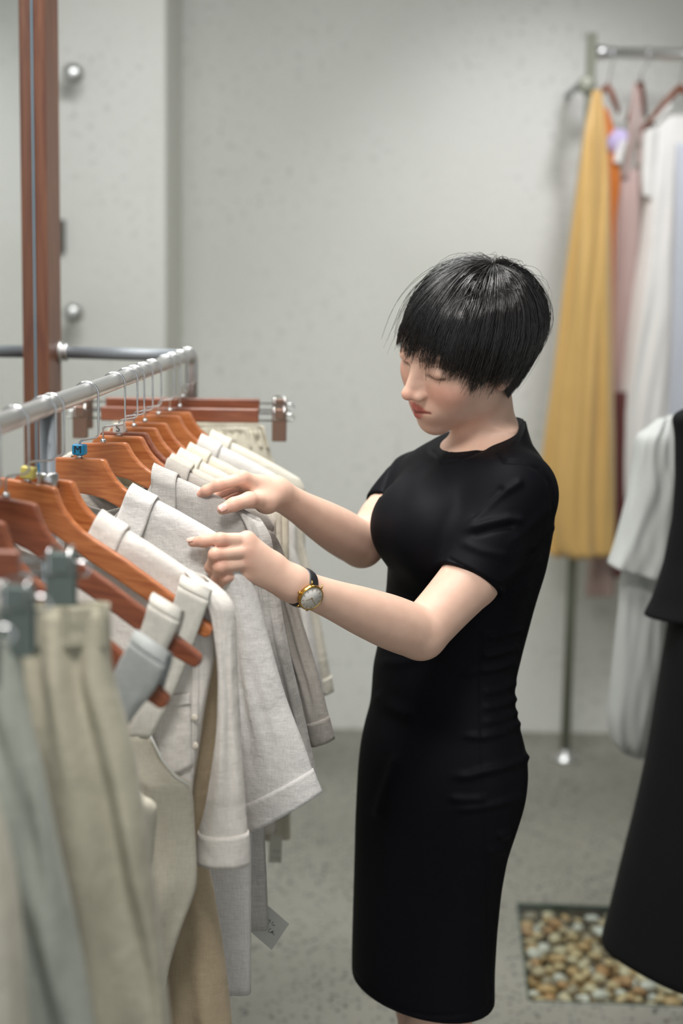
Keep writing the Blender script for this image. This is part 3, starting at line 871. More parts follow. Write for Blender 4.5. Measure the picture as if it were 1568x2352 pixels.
paper_tag('S2', .02, [(620, 1918), (648, 1920), (646, 1982), (616, 1980)], 'card_pale', 'small cream paper tag below the far trouser hem', small)
# ================================================================== the dress rail by the back wall
base = at_z(1297, 1742, 0)
RY = base.y
RTOP = at(1366, 76, RY)
bar_z = at(1400, 121, RY).z
rk = thing('dress_rail', (base.x, RY, 0), 'tall steel dress rail with a single upright standing by the back wall', 'clothes rail')
M['pole'] = plain('upright_steel', srgb(140, 142, 128), 0.5, 0.3)
mesh('upright', *tube_geo([(base.x, RY, 0.01), (base.x, RY, RTOP.z)], 0.016, 16), M['pole'], rk)
mesh('bar', *tube_geo([(base.x + .02, RY, bar_z), (base.x + 1.35, RY, bar_z - .012)], 0.0165, 16), M['chrome'], rk)
mesh('bar_socket', *lathe_geo([(.021, 0), (.021, .03), (.018, .034)], (base.x + .012, RY, bar_z), (1, 0, 0), 20), M['chrome'], rk)
mesh('upright', *tube_geo([(base.x + 1.35, RY, 0.01), (base.x + 1.35, RY, RTOP.z)], 0.016, 16), M['pole'], rk)
for x in (base.x, base.x + 1.35):
    mesh('foot', *lathe_geo([(.05, 0), (.05, .006), (.02, .014), (.018, .03)], (x, RY, 0), (0, 0, 1), 24), M['chrome'], rk)
kb = at(1346, 196, RY)
mesh('wall_bracket', *tube_geo([(base.x, RY, kb.z), (base.x - .03, RY + .02, kb.z), (base.x - .03, WALL_Y, kb.z)], 0.011, 12), M['steel'], rk)
mesh('bracket_knob', *lathe_geo([(.012, -.012), (.028, -.008), (.028, .010), (.02, .016)], (kb.x, RY - .012, kb.z), (0, -1, 0), 24), M['pole'], rk)

def satin(name, col, rough=0.42, sheen=0.3, bumpy=0.15):
    m, nt, N, L, b = new_mat(name)
    b.inputs['Base Color'].default_value = col
    b.inputs['Roughness'].default_value = rough
    b.inputs['Sheen Weight'].default_value = sheen
    tc = N.new('ShaderNodeTexCoord')
    n = N.new('ShaderNodeTexNoise'); n.inputs['Scale'].default_value = 14; n.inputs['Detail'].default_value = 3
    L.new(tc.outputs['Object'], n.inputs['Vector'])
    bp = N.new('ShaderNodeBump'); bp.inputs['Strength'].default_value = bumpy; bp.inputs['Distance'].default_value = .02
    L.new(n.outputs[0], bp.inputs['Height']); L.new(bp.outputs[0], b.inputs['Normal'])
    return m
M['yellow'] = satin('yellow_satin', srgb(202, 164, 98), 0.42)
M['orange'] = satin('orange_cloth', srgb(206, 116, 34), 0.6)
M['pink'] = satin('dusty_pink_cloth', srgb(188, 164, 158), 0.6)
M['blush'] = satin('blush_cloth', srgb(214, 176, 162), 0.6)
M['lilac'] = satin('lilac_cloth', srgb(196, 184, 222), 0.5)
M['dress_white'] = satin('white_dress_cloth', srgb(226, 224, 220), 0.7)
M['pale_blue'] = satin('pale_blue_cloth', srgb(190, 194, 204), 0.7)
M['black_cloth'] = plain('black_cloth', (0.0035, 0.0035, 0.0045, 1), 0.8, 0.0, **{'Specular IOR Level': 0.2})
M['maroon'] = satin('dark_maroon', srgb(96, 44, 40), 0.7)
def dress(label, dy, mat, rows, thick, seed, amp=.018, nf=6, fmax=5.0, hook_px=None, name='dress', parts=(), shoulders=True):
    P0 = Vector((0, RY + dy, 0)); N0 = Vector((0, 1, 0))
    R = px_rows(rows, P0, N0, 0)
    top = (R[0][0] + R[0][1]) / 2
    root = thing(name, Vector(top), label, 'dress', 'dresses on the rail by the back wall')
    o = mesh('skirt' if name == 'skirt' else 'body', *loft(R, N0, thick, seed, amp, nA=90, nV=60, nf=nf, fmax=fmax, grow0=.2), M[mat], root); solid(o, .002)
    for nm, mt, rr, tk, sd in parts:
        Rp = px_rows(rr, P0, N0, -.02)
        o = mesh(nm, *loft(Rp, N0, tk, sd, .005, nA=30, nV=24), M[mt], root); solid(o, .002)
    return root
def wire_hanger(px, py_top, py, dy, label, arm=None, wood_arm=False):
    """hook over the bar, stem, and sloping arms"""
    Y = RY + dy
    p = at(px, py, Y); root = thing('dress_hanger', p, label, 'hanger', 'hangers on the dress rail')
    hx = p.x
    hc = Vector((hx, Y, bar_z - .002))
    ay = Vector((0, 1, 0))
    P = [p, Vector((hx, Y - .022, p.z + .03)), Vector((hx, RY - .0225, bar_z - .03))]
    P += [Vector((hx, RY, bar_z - .004)) + Vector((0, -math.cos(t) * .0225, math.sin(t) * .0225)) for t in np.linspace(0, math.pi * 1.1, 12)]
    mesh('hook', *tube_geo(P, .0024, 8), M['wire'], root)
    mt = M['hanger_dark']
    for (x, y, zz_) in (arm or []):
        q = at(x, y, Y + zz_)
        V, F = tube_geo([p, p.lerp(q, .35) + Vector((0, 0, .006)), q], [.011, .010, .007], 10)
        mesh('hanger_arm', V, F, mt, root)
    return root
wire_hanger(1396, 121, 200, 0.05, 'hanger carrying the yellow dress, hook at the end of the bar', [(1372, 222, .0), (1420, 260, .0)])
dress('long yellow satin dress hanging nearest the upright of the wall rail', -.06, 'yellow',
      [(1361, 208, 1380, 208), (1350, 255, 1386, 255), (1338, 310, 1390, 310), (1327, 390, 1396, 390), (1315, 480, 1399, 480), (1303, 570, 1402, 570), (1290, 670, 1404, 670), (1276, 790, 1406, 790), (1262, 900, 1407, 900), (1248, 1000, 1409, 1000), (1238, 1100, 1409, 1100), (1240, 1200, 1408, 1200), (1252, 1262, 1404, 1262), (1270, 1276, 1400, 1272)],
      [.012, .03, .045, .05, .055, .06, .062, .065, .07, .072, .075, .075, .075, .075], 61, .020, 7, 5.0)
dress('orange dress squeezed between the yellow and the dusty pink ones', .03, 'orange',
      [(1378, 245, 1396, 250), (1378, 320, 1418, 330), (1380, 420, 1424, 420), (1378, 500, 1416, 500), (1380, 640, 1412, 640), (1384, 800, 1410, 800), (1384, 1000, 1408, 1000)], [.01, .03, .03, .03, .03, .03, .03], 63, .008)
wire_hanger(1470, 121, 190, 0.10, 'hanger of the dusty pink dress, slim wooden arm sloping down', [(1440, 280, .0), (1482, 270, .04)])
dress('dusty pink slip dress with thin straps, hem showing below the yellow one', .09, 'pink',
      [(1424, 405, 1468, 378), (1417, 450, 1472, 440), (1413, 520, 1470, 520), (1410, 620, 1462, 620), (1402, 760, 1452, 760), (1395, 900, 1440, 900), (1380, 1050, 1428, 1050), (1362, 1200, 1418, 1200), (1346, 1340, 1412, 1340), (1345, 1368, 1412, 1364)], [.01, .03, .035, .035, .035, .035, .035, .035, .035, .035], 66, .010,
      parts=(('strap', 'pink', [(1454, 190, 1462, 195), (1446, 260, 1458, 262), (1440, 340, 1452, 340), (1428, 410, 1440, 410)], .004, 3), ('strap', 'pink', [(1460, 200, 1468, 205), (1464, 280, 1474, 280), (1462, 380, 1470, 382)], .004, 4)))
dress('lilac ruffled top with white trim beside the yellow dress', .02, 'lilac',
      [(1410, 296, 1436, 300), (1390, 318, 1440, 316), (1388, 336, 1432, 334), (1394, 352, 1420, 350)], [.012, .03, .03, .02], 68, .012, name='ruffled_top',
      parts=(('ruffle', 'dress_white', [(1422, 322, 1440, 322), (1412, 350, 1432, 350), (1408, 374, 1424, 376)], .012, 7),))
wire_hanger(1562, 121, 200, 0.02, 'brown wooden hanger of the white dress at the right picture edge', [(1472, 302, .0), (1650, 302, .0)])
dress('white long dress with loose sleeve hanging from a brown hanger', .05, 'dress_white',
      [(1492, 268, 1640, 262), (1478, 330, 1650, 330), (1482, 430, 1640, 430), (1470, 560, 1620, 560), (1452, 680, 1600, 680), (1436, 800, 1570, 800), (1420, 920, 1552, 920), (1410, 1020, 1540, 1020), (1408, 1100, 1530, 1100), (1412, 1148, 1520, 1148)], [.012, .03, .04, .045, .05, .05, .05, .05, .05, .05], 70, .014,
      parts=(('shoulder_strap', 'dress_white', [(1528, 226, 1546, 246), (1508, 252, 1524, 268), (1488, 270, 1506, 288)], .012, 5), ('sleeve', 'dress_white', [(1478, 300, 1510, 296), (1474, 360, 1506, 360), (1472, 420, 1502, 420), (1476, 452, 1494, 456)], .02, 9)))
dress('pale blue grey dress beside the white one at the right picture edge', -.06, 'pale_blue',
      [(1552, 330, 1680, 330), (1548, 420, 1690, 420), (1544, 560, 1690, 560), (1540, 700, 1690, 700), (1536, 850, 1690, 850), (1530, 1000, 1690, 1000)], [.012, .03, .04, .04, .04, .04], 72, .008)
dress('narrow dark maroon edge showing behind the sheer blouse', .02, 'maroon',
      [(1404, 900, 1440, 900), (1404, 1100, 1440, 1100), (1405, 1250, 1440, 1250), (1407, 1325, 1440, 1322)], [.01, .02, .02, .02], 74, .004)  # slim upright maroon strip, mostly covered by the blouse

# ------------------------------------------------------------------ black outfit and sheer blouse on a nearer stand at right
SX = 0.84
st = thing('garment_stand', (SX, 3.02, 0), 'plain steel garment stand just outside the right picture edge', 'clothes rail')
mesh('bar', *tube_geo([(SX, 2.5, 1.42), (SX, 3.55, 1.42)], .0125, 14), M['chrome'], st)
for y in (2.5, 3.55):
    mesh('upright', *tube_geo([(SX, y, 0.01), (SX, y, 1.42)], .0125, 14), M['chrome'], st)
    mesh('foot', *lathe_geo([(.03, 0), (.03, .006), (.014, .014)], (SX, y, 0), (0, 0, 1), 18), M['chrome'], st)
def near_hanger(y, label):
    c = Vector((SX, y, 1.335))
    root = thing('clothes_hanger', c, label, 'hanger', 'wooden hangers on the right stand')
    link('hanger_body', HM_DARK, root)
    P = [c + Vector((0, 0, -.004)), c + Vector((0, 0, .04))] + [Vector((SX, y, 1.42)) + Vector((math.sin(t) * .0155, 0, -math.cos(t) * .0155 + 0.0)) for t in np.linspace(0.9, math.pi * 1.5, 12)]
    mesh('hook', *tube_geo(P, .0016, 8), M['wire'], root)
    return root
near_hanger(2.95, 'dark hanger carrying the black outfit, outside the right picture edge')
near_hanger(3.33, 'dark hanger carrying the sheer white blouse, outside the right picture edge')
def ring_loft(rows, cx_px, y0, ratio, seed, amp, nA=80, nV=70, z_flat=True):
    """round garment: rows (left px, y px); the middle stands at cx_px and depth y0, cross-section an ellipse"""
    A = []
    for l, y in rows:
        p = at(l, y, y0); c = at(cx_px, y, y0)
        A.append((c.x - p.x, (p.z + c.z) / 2))
    A = np.array(A)
    z = np.linspace(A[0, 1], A[-1, 1], nV)
    rad = np.interp(-z, -A[:, 1], A[:, 0])
    ker = np.hanning(9); ker /= ker.sum()
    rad = np.convolve(np.pad(rad, 4, 'edge'), ker, 'valid')
    th = np.linspace(0, 2 * np.pi, nA, endpoint=False)
    cx = at(cx_px, rows[len(rows) // 2][1], y0).x
    r = np.random.default_rng(seed)
    V = []
    ks = [(r.integers(3, 9), r.uniform(0, 6.28)) for _ in range(4)]
    for i in range(nV):
        g = i / (nV - 1)
        for t in th:
            f = 1 + sum(amp * g * math.sin(k * t + p) for k, p in ks)
            V.append((cx - rad[i] * math.cos(t) * f, y0 - rad[i] * ratio * math.sin(t) * f, z[i]))
    ix = np.arange(nV * nA).reshape(nV, nA)
    q = np.stack([ix[:-1], ix[1:], np.roll(ix, -1, 1)[1:], np.roll(ix, -1, 1)[:-1]], -1).reshape(-1, 4)
    return V, [tuple(k) for k in q]
bo = thing('black_outfit', (SX, 2.95, 0.9), 'black short jacket over a long black flared skirt at the right edge', 'dress')
cxp = float(proj(Vector((SX, 2.95, 1.0)))[0])
o = mesh('skirt', *ring_loft([(1530, 1330), (1514, 1430), (1500, 1550), (1480, 1750), (1461, 1870), (1436, 2000), (1416, 2110), (1402, 2172)], cxp, 2.95, .80, 3, .006), M['black_cloth'], bo); solid(o, .003)
o = mesh('jacket', *ring_loft([(1600, 930), (1528, 950), (1540, 1000), (1547, 1100), (1546, 1190), (1532, 1295), (1508, 1385), (1492, 1416)], cxp, 2.95, .45, 5, .004), M['black_cloth'], bo); solid(o, .003)
# sheer blouse: flounced upper sleeve, long gathered lower sleeve, body behind
def sheer():
    m, nt, N, L, b = new_mat('sheer_chiffon')
    b.inputs['Base Color'].default_value = srgb(226, 228, 226)
    b.inputs['Roughness'].default_value = 0.7
    t = N.new('ShaderNodeBsdfTranslucent'); t.inputs[0].default_value = srgb(226, 228, 226)
    tr = N.new('ShaderNodeBsdfTransparent')
    m1 = N.new('ShaderNodeMixShader'); m1.inputs[0].default_value = .35
    m2 = N.new('ShaderNodeMixShader'); m2.inputs[0].default_value = .16
    out = N['Material Output']
    L.new(b.outputs[0], m1.inputs[1]); L.new(t.outputs[0], m1.inputs[2])
    L.new(m1.outputs[0], m2.inputs[1]); L.new(tr.outputs[0], m2.inputs[2]); L.new(m2.outputs[0], out.inputs[0])
    return m
M['sheer'] = sheer()
bl = thing('sheer_blouse', (SX - .15, 3.32, 1.2), 'sheer white blouse with flounced sleeve and gathered cuff behind the black outfit', 'blouse')
PB, NBv = Vector((0, 3.32, 0)), Vector((0, 1, 0))
def bl_part(name, rows, thick, seed, amp, off, **kw):
    o = mesh(name, *loft(px_rows(rows, PB, NBv, off), NBv, thick, seed, amp, nA=70, nV=50, **kw), M['sheer'], bl)
    solid(o, .0012)
bl_part('sleeve_flounce', [(1512, 962, 1546, 952), (1482, 988, 1550, 985), (1463, 1005, 1556, 1015), (1455, 1060, 1560, 1060), (1444, 1120, 1566, 1130), (1428, 1190, 1562, 1200), (1410, 1255, 1556, 1290), (1396, 1294, 1548, 1336)], [.012, .03, .04, .045, .05, .05, .055, .055], 81, .010, -.03)
bl_part('sleeve', [(1450, 1180, 1560, 1180), (1430, 1290, 1556, 1290), (1420, 1400, 1530, 1400), (1410, 1500, 1520, 1500), (1401, 1590, 1510, 1590), (1396, 1650, 1500, 1650), (1404, 1700, 1490, 1705), (1424, 1722, 1482, 1730)], [.03, .035, .04, .045, .05, .05, .045, .03], 83, .010, 0.0)
bl_part('cuff', [(1424, 1716, 1484, 1724), (1436, 1728, 1482, 1742)], .026, 85, .004, 0.0, fmin=6, fmax=14)
bl_part('body', [(1500, 980, 1700, 980), (1480, 1060, 1720, 1060), (1500, 1300, 1720, 1300), (1520, 1500, 1720, 1500)], [.02, .04, .05, .05], 87, .012, .05)
# ================================================================== implicit-surface modelling for the figure
def smin(a, b, k):
    h = np.clip(0.5 + 0.5 * (b - a) / k, 0, 1)
    return b + (a - b) * h - k * h * (1 - h)
def ssub(a, b, k):
    """a minus b"""
    h = np.clip(0.5 - 0.5 * (a + b) / k, 0, 1)
    return a + (-b - a) * h + k * h * (1 - h)
def s_cap(p, a, b, ra, rb):
    a = np.asarray(a, float); b = np.asarray(b, float)
    ab = b - a
    t = np.clip(((p - a) @ ab) / max(ab @ ab, 1e-12), 0, 1)
    return np.linalg.norm(p - a - t[:, None] * ab, axis=1) - (ra + (rb - ra) * t)
def s_ell(p, c, r, Rm=None):
    q = p - np.asarray(c, float)
    if Rm is not None: q = q @ Rm
    r = np.asarray(r, float)
    k0 = np.linalg.norm(q / r, axis=1); k1 = np.linalg.norm(q / (r * r), axis=1)
    return k0 * (k0 - 1) / np.maximum(k1, 1e-9)

class Field:
    def __init__(s): s.ops = []
    def add(s, fn, c, r, k=0.01, mode='u'):
        s.ops.append((fn, np.asarray(c, float), r, k, mode))
    def cap(s, a, b, ra, rb, k=0.01, mode='u'):
        a = np.asarray(a, float); b = np.asarray(b, float)
        s.add(lambda p, a=a, b=b, ra=ra, rb=rb: s_cap(p, a, b, ra, rb), (a + b) / 2, np.linalg.norm(a - b) / 2 + max(ra, rb), k, mode)
    def ell(s, c, r, Rm=None, k=0.01, mode='u'):
        s.add(lambda p, c=c, r=r, Rm=Rm: s_ell(p, c, r, Rm), c, max(r), k, mode)
    def __call__(s, p, c=None, br=None):
        d = np.full(len(p), 0.6)
        for fn, oc, r, k, mode in s.ops:
            if c is not None and np.linalg.norm(oc - c) > r + br + k * 1.5 + 0.03: continue
            e = fn(p)
            if mode == 'u': d = smin(d, e, k)
            elif mode == 's': d = ssub(d, e, k)
            else: d = np.maximum(d, e)
        return d

def polygonize(F, lo, hi, h, B=16):
    """surface nets over the blocks that the surface passes through"""
    lo = np.asarray(lo, float); hi = np.asarray(hi, float)
    nb = np.ceil((hi - lo) / (h * B)).astype(int)
    g = np.stack(np.meshgrid(*[np.arange(n) for n in nb], indexing='ij'), -1).reshape(-1, 3)
    cen = lo + (g + 0.5) * h * B
    br = h * B * 0.87
    dc = np.concatenate([F(c) for c in np.array_split(cen, max(1, len(cen) // 20000))])
    act = g[np.abs(dc) < br * 1.7 + 0.006]
    ii = np.stack(np.meshgrid(*[np.arange(B + 1)] * 3, indexing='ij'), -1).reshape(-1, 3)
    S = 1 << 20
    key = lambda c: (c[:, 0].astype(np.int64) * S + c[:, 1]) * S + c[:, 2]
    keys, pts, quads = [], [], []
    offs = np.array([[x, y, z] for x in (0, 1) for y in (0, 1) for z in (0, 1)])
    E = [(a, b) for a in range(8) for b in range(a + 1, 8) if np.abs(offs[a] - offs[b]).sum() == 1]
    for bq in act:
        base = bq * B
        P = lo + (base + ii) * h
        d = F(P, lo + (bq + 0.5) * h * B, br).reshape(B + 1, B + 1, B + 1)
        neg = d < 0
        if neg.all() or not neg.any(): continue
        cs = sum(neg[x:x + B, y:y + B, z:z + B].astype(np.int8) for x, y, z in offs)
        cells = np.argwhere((cs > 0) & (cs < 8))
        if len(cells) == 0: continue
        cv = np.stack([d[cells[:, 0] + o[0], cells[:, 1] + o[1], cells[:, 2] + o[2]] for o in offs], 1)
        acc = np.zeros((len(cells), 3)); cnt = np.zeros(len(cells))
        for a, b in E:
            m = (cv[:, a] < 0) != (cv[:, b] < 0)
            t = np.where(m, cv[:, a] / np.where(m, cv[:, a] - cv[:, b], 1), 0)
            acc += m[:, None] * (offs[a] + t[:, None] * (offs[b] - offs[a])); cnt += m
        v = lo + (base + cells + acc / cnt[:, None]) * h
        keys.append(key(cells + base)); pts.append(v)
        for ax in range(3):
            o = np.zeros(3, int); o[ax] = 1
            sl = d[:B, :B, :B]; sh = d[o[0]:B + o[0], o[1]:B + o[1], o[2]:B + o[2]]
            e = np.argwhere((sl < 0) != (sh < 0))
            if len(e) == 0: continue
            inside = sl[e[:, 0], e[:, 1], e[:, 2]] < 0
            u = np.zeros(3, int); w = np.zeros(3, int); u[(ax + 1) % 3] = 1; w[(ax + 2) % 3] = 1
            ge = e + base
            q = np.stack([key(ge - u - w), key(ge - w), key(ge), key(ge - u)], 1)
            q[~inside] = q[~inside][:, ::-1]
            quads.append(q)
    keys = np.concatenate(keys); pts = np.concatenate(pts); quads = np.concatenate(quads)
    order = np.argsort(keys); ks = keys[order]
    ix = np.clip(np.searchsorted(ks, quads), 0, len(ks) - 1)
    ok = (ks[ix] == quads).all(1)
    return pts, order[ix[ok]]

def np_mesh(name, V, Q, mat, parent=None):
    pp = parent
    while pp is not None:
        V = V - np.array(pp.location); pp = pp.parent
    me = bpy.data.meshes.new(name)
    nv, nq = len(V), len(Q)
    k = Q.shape[1]
    me.vertices.add(nv); me.vertices.foreach_set('co', V.astype(np.float32).ravel())
    me.loops.add(nq * k); me.loops.foreach_set('vertex_index', Q.astype(np.int32).ravel())
    me.polygons.add(nq); me.polygons.foreach_set('loop_start', np.arange(0, nq * k, k, dtype=np.int32))
    me.polygons.foreach_set('use_smooth', np.ones(nq, bool))
    me.update(calc_edges=True); me.validate()
    me.materials.append(mat)
    return link(name, me, parent)

def color_attr(o, name, C):
    a = o.data.attributes.new(name, 'FLOAT_COLOR', 'POINT')
    a.data.foreach_set('color', np.concatenate([C, np.ones((len(C), 1))], 1).astype(np.float32).ravel())

def smooth_verts(V, Q, it=1, lam=0.5):
    for _ in range(it):
        acc = np.zeros_like(V); cnt = np.zeros(len(V))
        k = Q.shape[1]
        for j in range(k):
            np.add.at(acc, Q[:, j], V[Q[:, (j + 1) % k]] + V[Q[:, j - 1]]); np.add.at(cnt, Q[:, j], 2)
        V = V + lam * (acc / np.maximum(cnt, 1)[:, None] - V)
    return V
# ================================================================== the woman
A3 = lambda px, py, d: np.array(at(px, py, d))
TA = math.radians(30)                       # how far the trunk turns from profile towards the viewer
FW = np.array([-math.cos(TA), -math.sin(TA), 0.0]); LF = np.array([math.sin(TA), -math.cos(TA), 0.0])
DC = 2.425
# ---- head frame: x = her left, y = where the face points, z = up
H_YAW, H_PIT, H_ROL = math.radians(33), math.radians(21), math.radians(19)
_f = np.array([-math.cos(H_YAW) * math.cos(H_PIT), -math.sin(H_YAW) * math.cos(H_PIT), -math.sin(H_PIT)])
_l = np.array([math.sin(H_YAW), -math.cos(H_YAW), 0.0])
_u = np.cross(_f, _l)
_l2 = _l * math.cos(H_ROL) - _u * math.sin(H_ROL); _u2 = _u * math.cos(H_ROL) + _l * math.sin(H_ROL)
HR = np.stack([_l2, _f, _u2], 1)            # columns
HS = 1.045
HO = A3(1066, 792, 2.385)
def to_head(p): return ((p - HO) @ HR) / HS
def from_head(q): return HO + (np.asarray(q, float) * HS) @ HR.T

def head_sdf(p):
    q = to_head(p)
    x, y, z = q[:, 0], q[:, 1], q[:, 2]
    m = np.stack([np.abs(x), y, z], 1)
    d = s_ell(q, (0, -.019, .024), (.0735, .090, .073))
    d = smin(d, s_ell(q, (0, .020, .026), (.056, .050, .050)), .03)
    d = smin(d, s_ell(q, (0, .029, -.018), (.0605, .057, .078)), .022)
    d = smin(d, s_ell(q, (0, .027, -.066), (.052, .051, .041)), .022)
    d = smin(d, s_ell(m, (.045, .006, -.062), (.018, .024, .024)), .028)
    d = smin(d, s_ell(q, (0, .0655, -.0975), (.022, .0155, .0145)), .026)
    d = smin(d, s_ell(m, (.036, .0535, -.030), (.024, .024, .026)), .022)
    d = smin(d, s_ell(m, (.030, .052, -.058), (.018, .018, .020)), .02)
    # eye sockets, then closed-looking lids
    d = ssub(d, s_ell(m, (.031, .098, .0045), (.0175, .0135, .0095)), .014)
    d = smin(d, s_ell(m, (.0315, .0690, .0035), (.0165, .0155, .0125)), .005)
    d = ssub(d, s_cap(m, (.019, .0830, -.0045), (.045, .0765, -.0035), .0009, .0009), .0022)
    d = smin(d, s_cap(m, (.012, .0785, .021), (.046, .066, .0235), .0055, .004), .014)
    # nose
    d = smin(d, s_cap(q, (0, .0815, .010), (0, .1005, -.0285), .0052, .0075), .013)
    d = smin(d, s_ell(q, (0, .0885, -.0270), (.0105, .0095, .0130)), .008)
    d = smin(d, s_ell(q, (0, .1035, -.0335), (.0092, .0088, .0078)), .007)
    d = smin(d, s_ell(m, (.0120, .0930, -.0365), (.0064, .0088, .0068)), .007)
    d = ssub(d, s_ell(m, (.0062, .0975, -.0462), (.0026, .0034, .0022)), .003)
    # mouth
    d = smin(d, s_ell(q, (0, .0735, -.0655), (.027, .0165, .019)), .016)
    d = smin(d, s_cap(m, (.0035, .0905, -.0600), (.0215, .0805, -.0615), .0042, .0024), .004)
    d = smin(d, s_cap(m, (.0, .0885, -.0715), (.0185, .0810, -.0642), .0064, .0030), .004)
    d = ssub(d, s_cap(m, (.0, .0965, -.0655), (.0230, .0845, -.0618), .0008, .0006), .0028)
    d = ssub(d, s_cap(q, (0, .0985, -.048), (0, .0945, -.056), .0018, .0022), .004)
    # ears
    e = s_ell(m, (.0745, -.010, -.010), (.0065, .0165, .0285))
    e = ssub(e, s_ell(m, (.0815, -.009, -.008), (.0055, .0095, .0165)), .005)
    e = smin(e, s_ell(m, (.0705, -.003, -.036), (.0058, .0075, .009)), .007)
    d = smin(d, e, .006)
    return d * HS

# ---- trunk as a stack of ellipses read off the silhouette (y, left, right, half breadth)
TR = [(985, 1075, 1190, .058), (1015, 1010, 1212, .085), (1050, 955, 1236, .125), (1100, 915, 1256, .150), (1150, 893, 1264, .156), (1200, 885, 1262, .154), (1290, 893, 1246, .145),
      (1370, 888, 1222, .136), (1480, 871, 1194, .130), (1550, 857, 1174, .137), (1600, 855, 1173, .146), (1640, 853, 1183, .154), (1690, 838, 1197, .164),
      (1740, 828, 1202, .171), (1800, 822, 1195, .172), (1860, 819, 1176, .168), (1920, 816, 1156, .161), (2000, 814, 1143, .153), (2100, 811, 1134, .147), (2200, 808, 1129, .144), (2330, 807, 1130, .143)]
rows = []
for y, l, r, b in TR:
    L_, R_ = A3(l, y, DC), A3(r, y, DC)
    hx = (R_[0] - L_[0]) / 2
    a = math.sqrt(max(hx * hx - (b * math.sin(TA)) ** 2, 1e-5)) / math.cos(TA)
    rows.append(((L_[2] + R_[2]) / 2, (L_[0] + R_[0]) / 2, DC, a, b))
rows = np.array(rows[::-1])
zz = np.linspace(rows[0, 0], rows[-1, 0], 240)
def smooth_interp(k):
    v = np.interp(zz, rows[:, 0], rows[:, k])
    ker = np.hanning(17); ker /= ker.sum()
    return np.convolve(np.pad(v, 8, 'edge'), ker, 'valid')
LOFT = [smooth_interp(k) for k in range(1, 5)]
Z_HEM = float(A3(1000, 2264, DC)[2]); Z_TOP = float(rows[-1, 0])
def trunk_sdf(p, grow=0.0, zlo=None):
    zc = np.clip(p[:, 2], zz[0], zz[-1])
    cx, cy, a, b = [np.interp(zc, zz, v) for v in LOFT]
    a = a + grow; b = b + grow
    dx, dy = p[:, 0] - cx, p[:, 1] - cy
    f = dx * FW[0] + dy * FW[1]; l = dx * LF[0] + dy * LF[1]
    k0 = np.sqrt((f / a) ** 2 + (l / b) ** 2); k1 = np.sqrt((f / a ** 2) ** 2 + (l / b ** 2) ** 2)
    d = k0 * (k0 - 1) / np.maximum(k1, 1e-6)
    d = np.where(k0 < 0.3, -0.7 * np.minimum(a, b), d)
    zlo = zz[0] if zlo is None else zlo
    return np.maximum(d, np.maximum(p[:, 2] - Z_TOP, zlo - p[:, 2]))

# ---- joints
NB = A3(1112, 1015, 2.435); NT = from_head((0, -.020, -.050))
LS, LE, LW = A3(1180, 1130, 2.318), A3(966, 1456, 2.215), A3(688, 1348, 2.085)
RS, RE, RW = A3(958, 1116, 2.545), A3(830, 1252, 2.465), A3(640, 1136, 2.315)
LM = A3(1080, 1330, 2.262); RM = RS + (RE - RS) * .6
LH = {'index': [(567, 1240, 2.053), (505, 1239, 2.036), (466, 1243, 2.040), (442, 1246, 2.046)],
      'middle': [(568, 1266, 2.047), (494, 1274, 2.027), (484, 1303, 2.042), (491, 1322, 2.062)],
      'ring': [(566, 1293, 2.050), (505, 1303, 2.028), (497, 1328, 2.044), (505, 1343, 2.064)],
      'pinky': [(566, 1318, 2.058), (516, 1327, 2.036), (510, 1345, 2.050), (518, 1357, 2.066)],
      'thumb': [(632, 1318, 2.100), (588, 1282, 2.112), (546, 1264, 2.108), (508, 1256, 2.096)]}
RH = {'index': [(556, 1099, 2.268), (501, 1114, 2.250), (474, 1127, 2.252), (459, 1136, 2.258)],
      'middle': [(562, 1110, 2.288), (515, 1126, 2.280), (492, 1142, 2.275), (480, 1152, 2.270)],
      'ring': [(569, 1124, 2.304), (530, 1138, 2.302), (508, 1152, 2.296), (497, 1162, 2.288)],
      'pinky': [(578, 1138, 2.316), (545, 1152, 2.316), (526, 1164, 2.308), (516, 1172, 2.300)],
      'thumb': [(612, 1152, 2.285), (572, 1148, 2.250), (536, 1159, 2.232), (510, 1170, 2.226)]}
FR = {'index': (.0092, .0082, .0073, .0061), 'middle': (.0088, .0081, .0073, .0061), 'ring': (.0085, .0078, .0069, .0058), 'pinky': (.0078, .0068, .0061, .0052), 'thumb': (.0135, .0110, .0098, .0074)}
def hand_pts(Hd): return {k: [A3(*v) for v in vs] for k, vs in Hd.items()}
LHP, RHP = hand_pts(LH), hand_pts(RH)
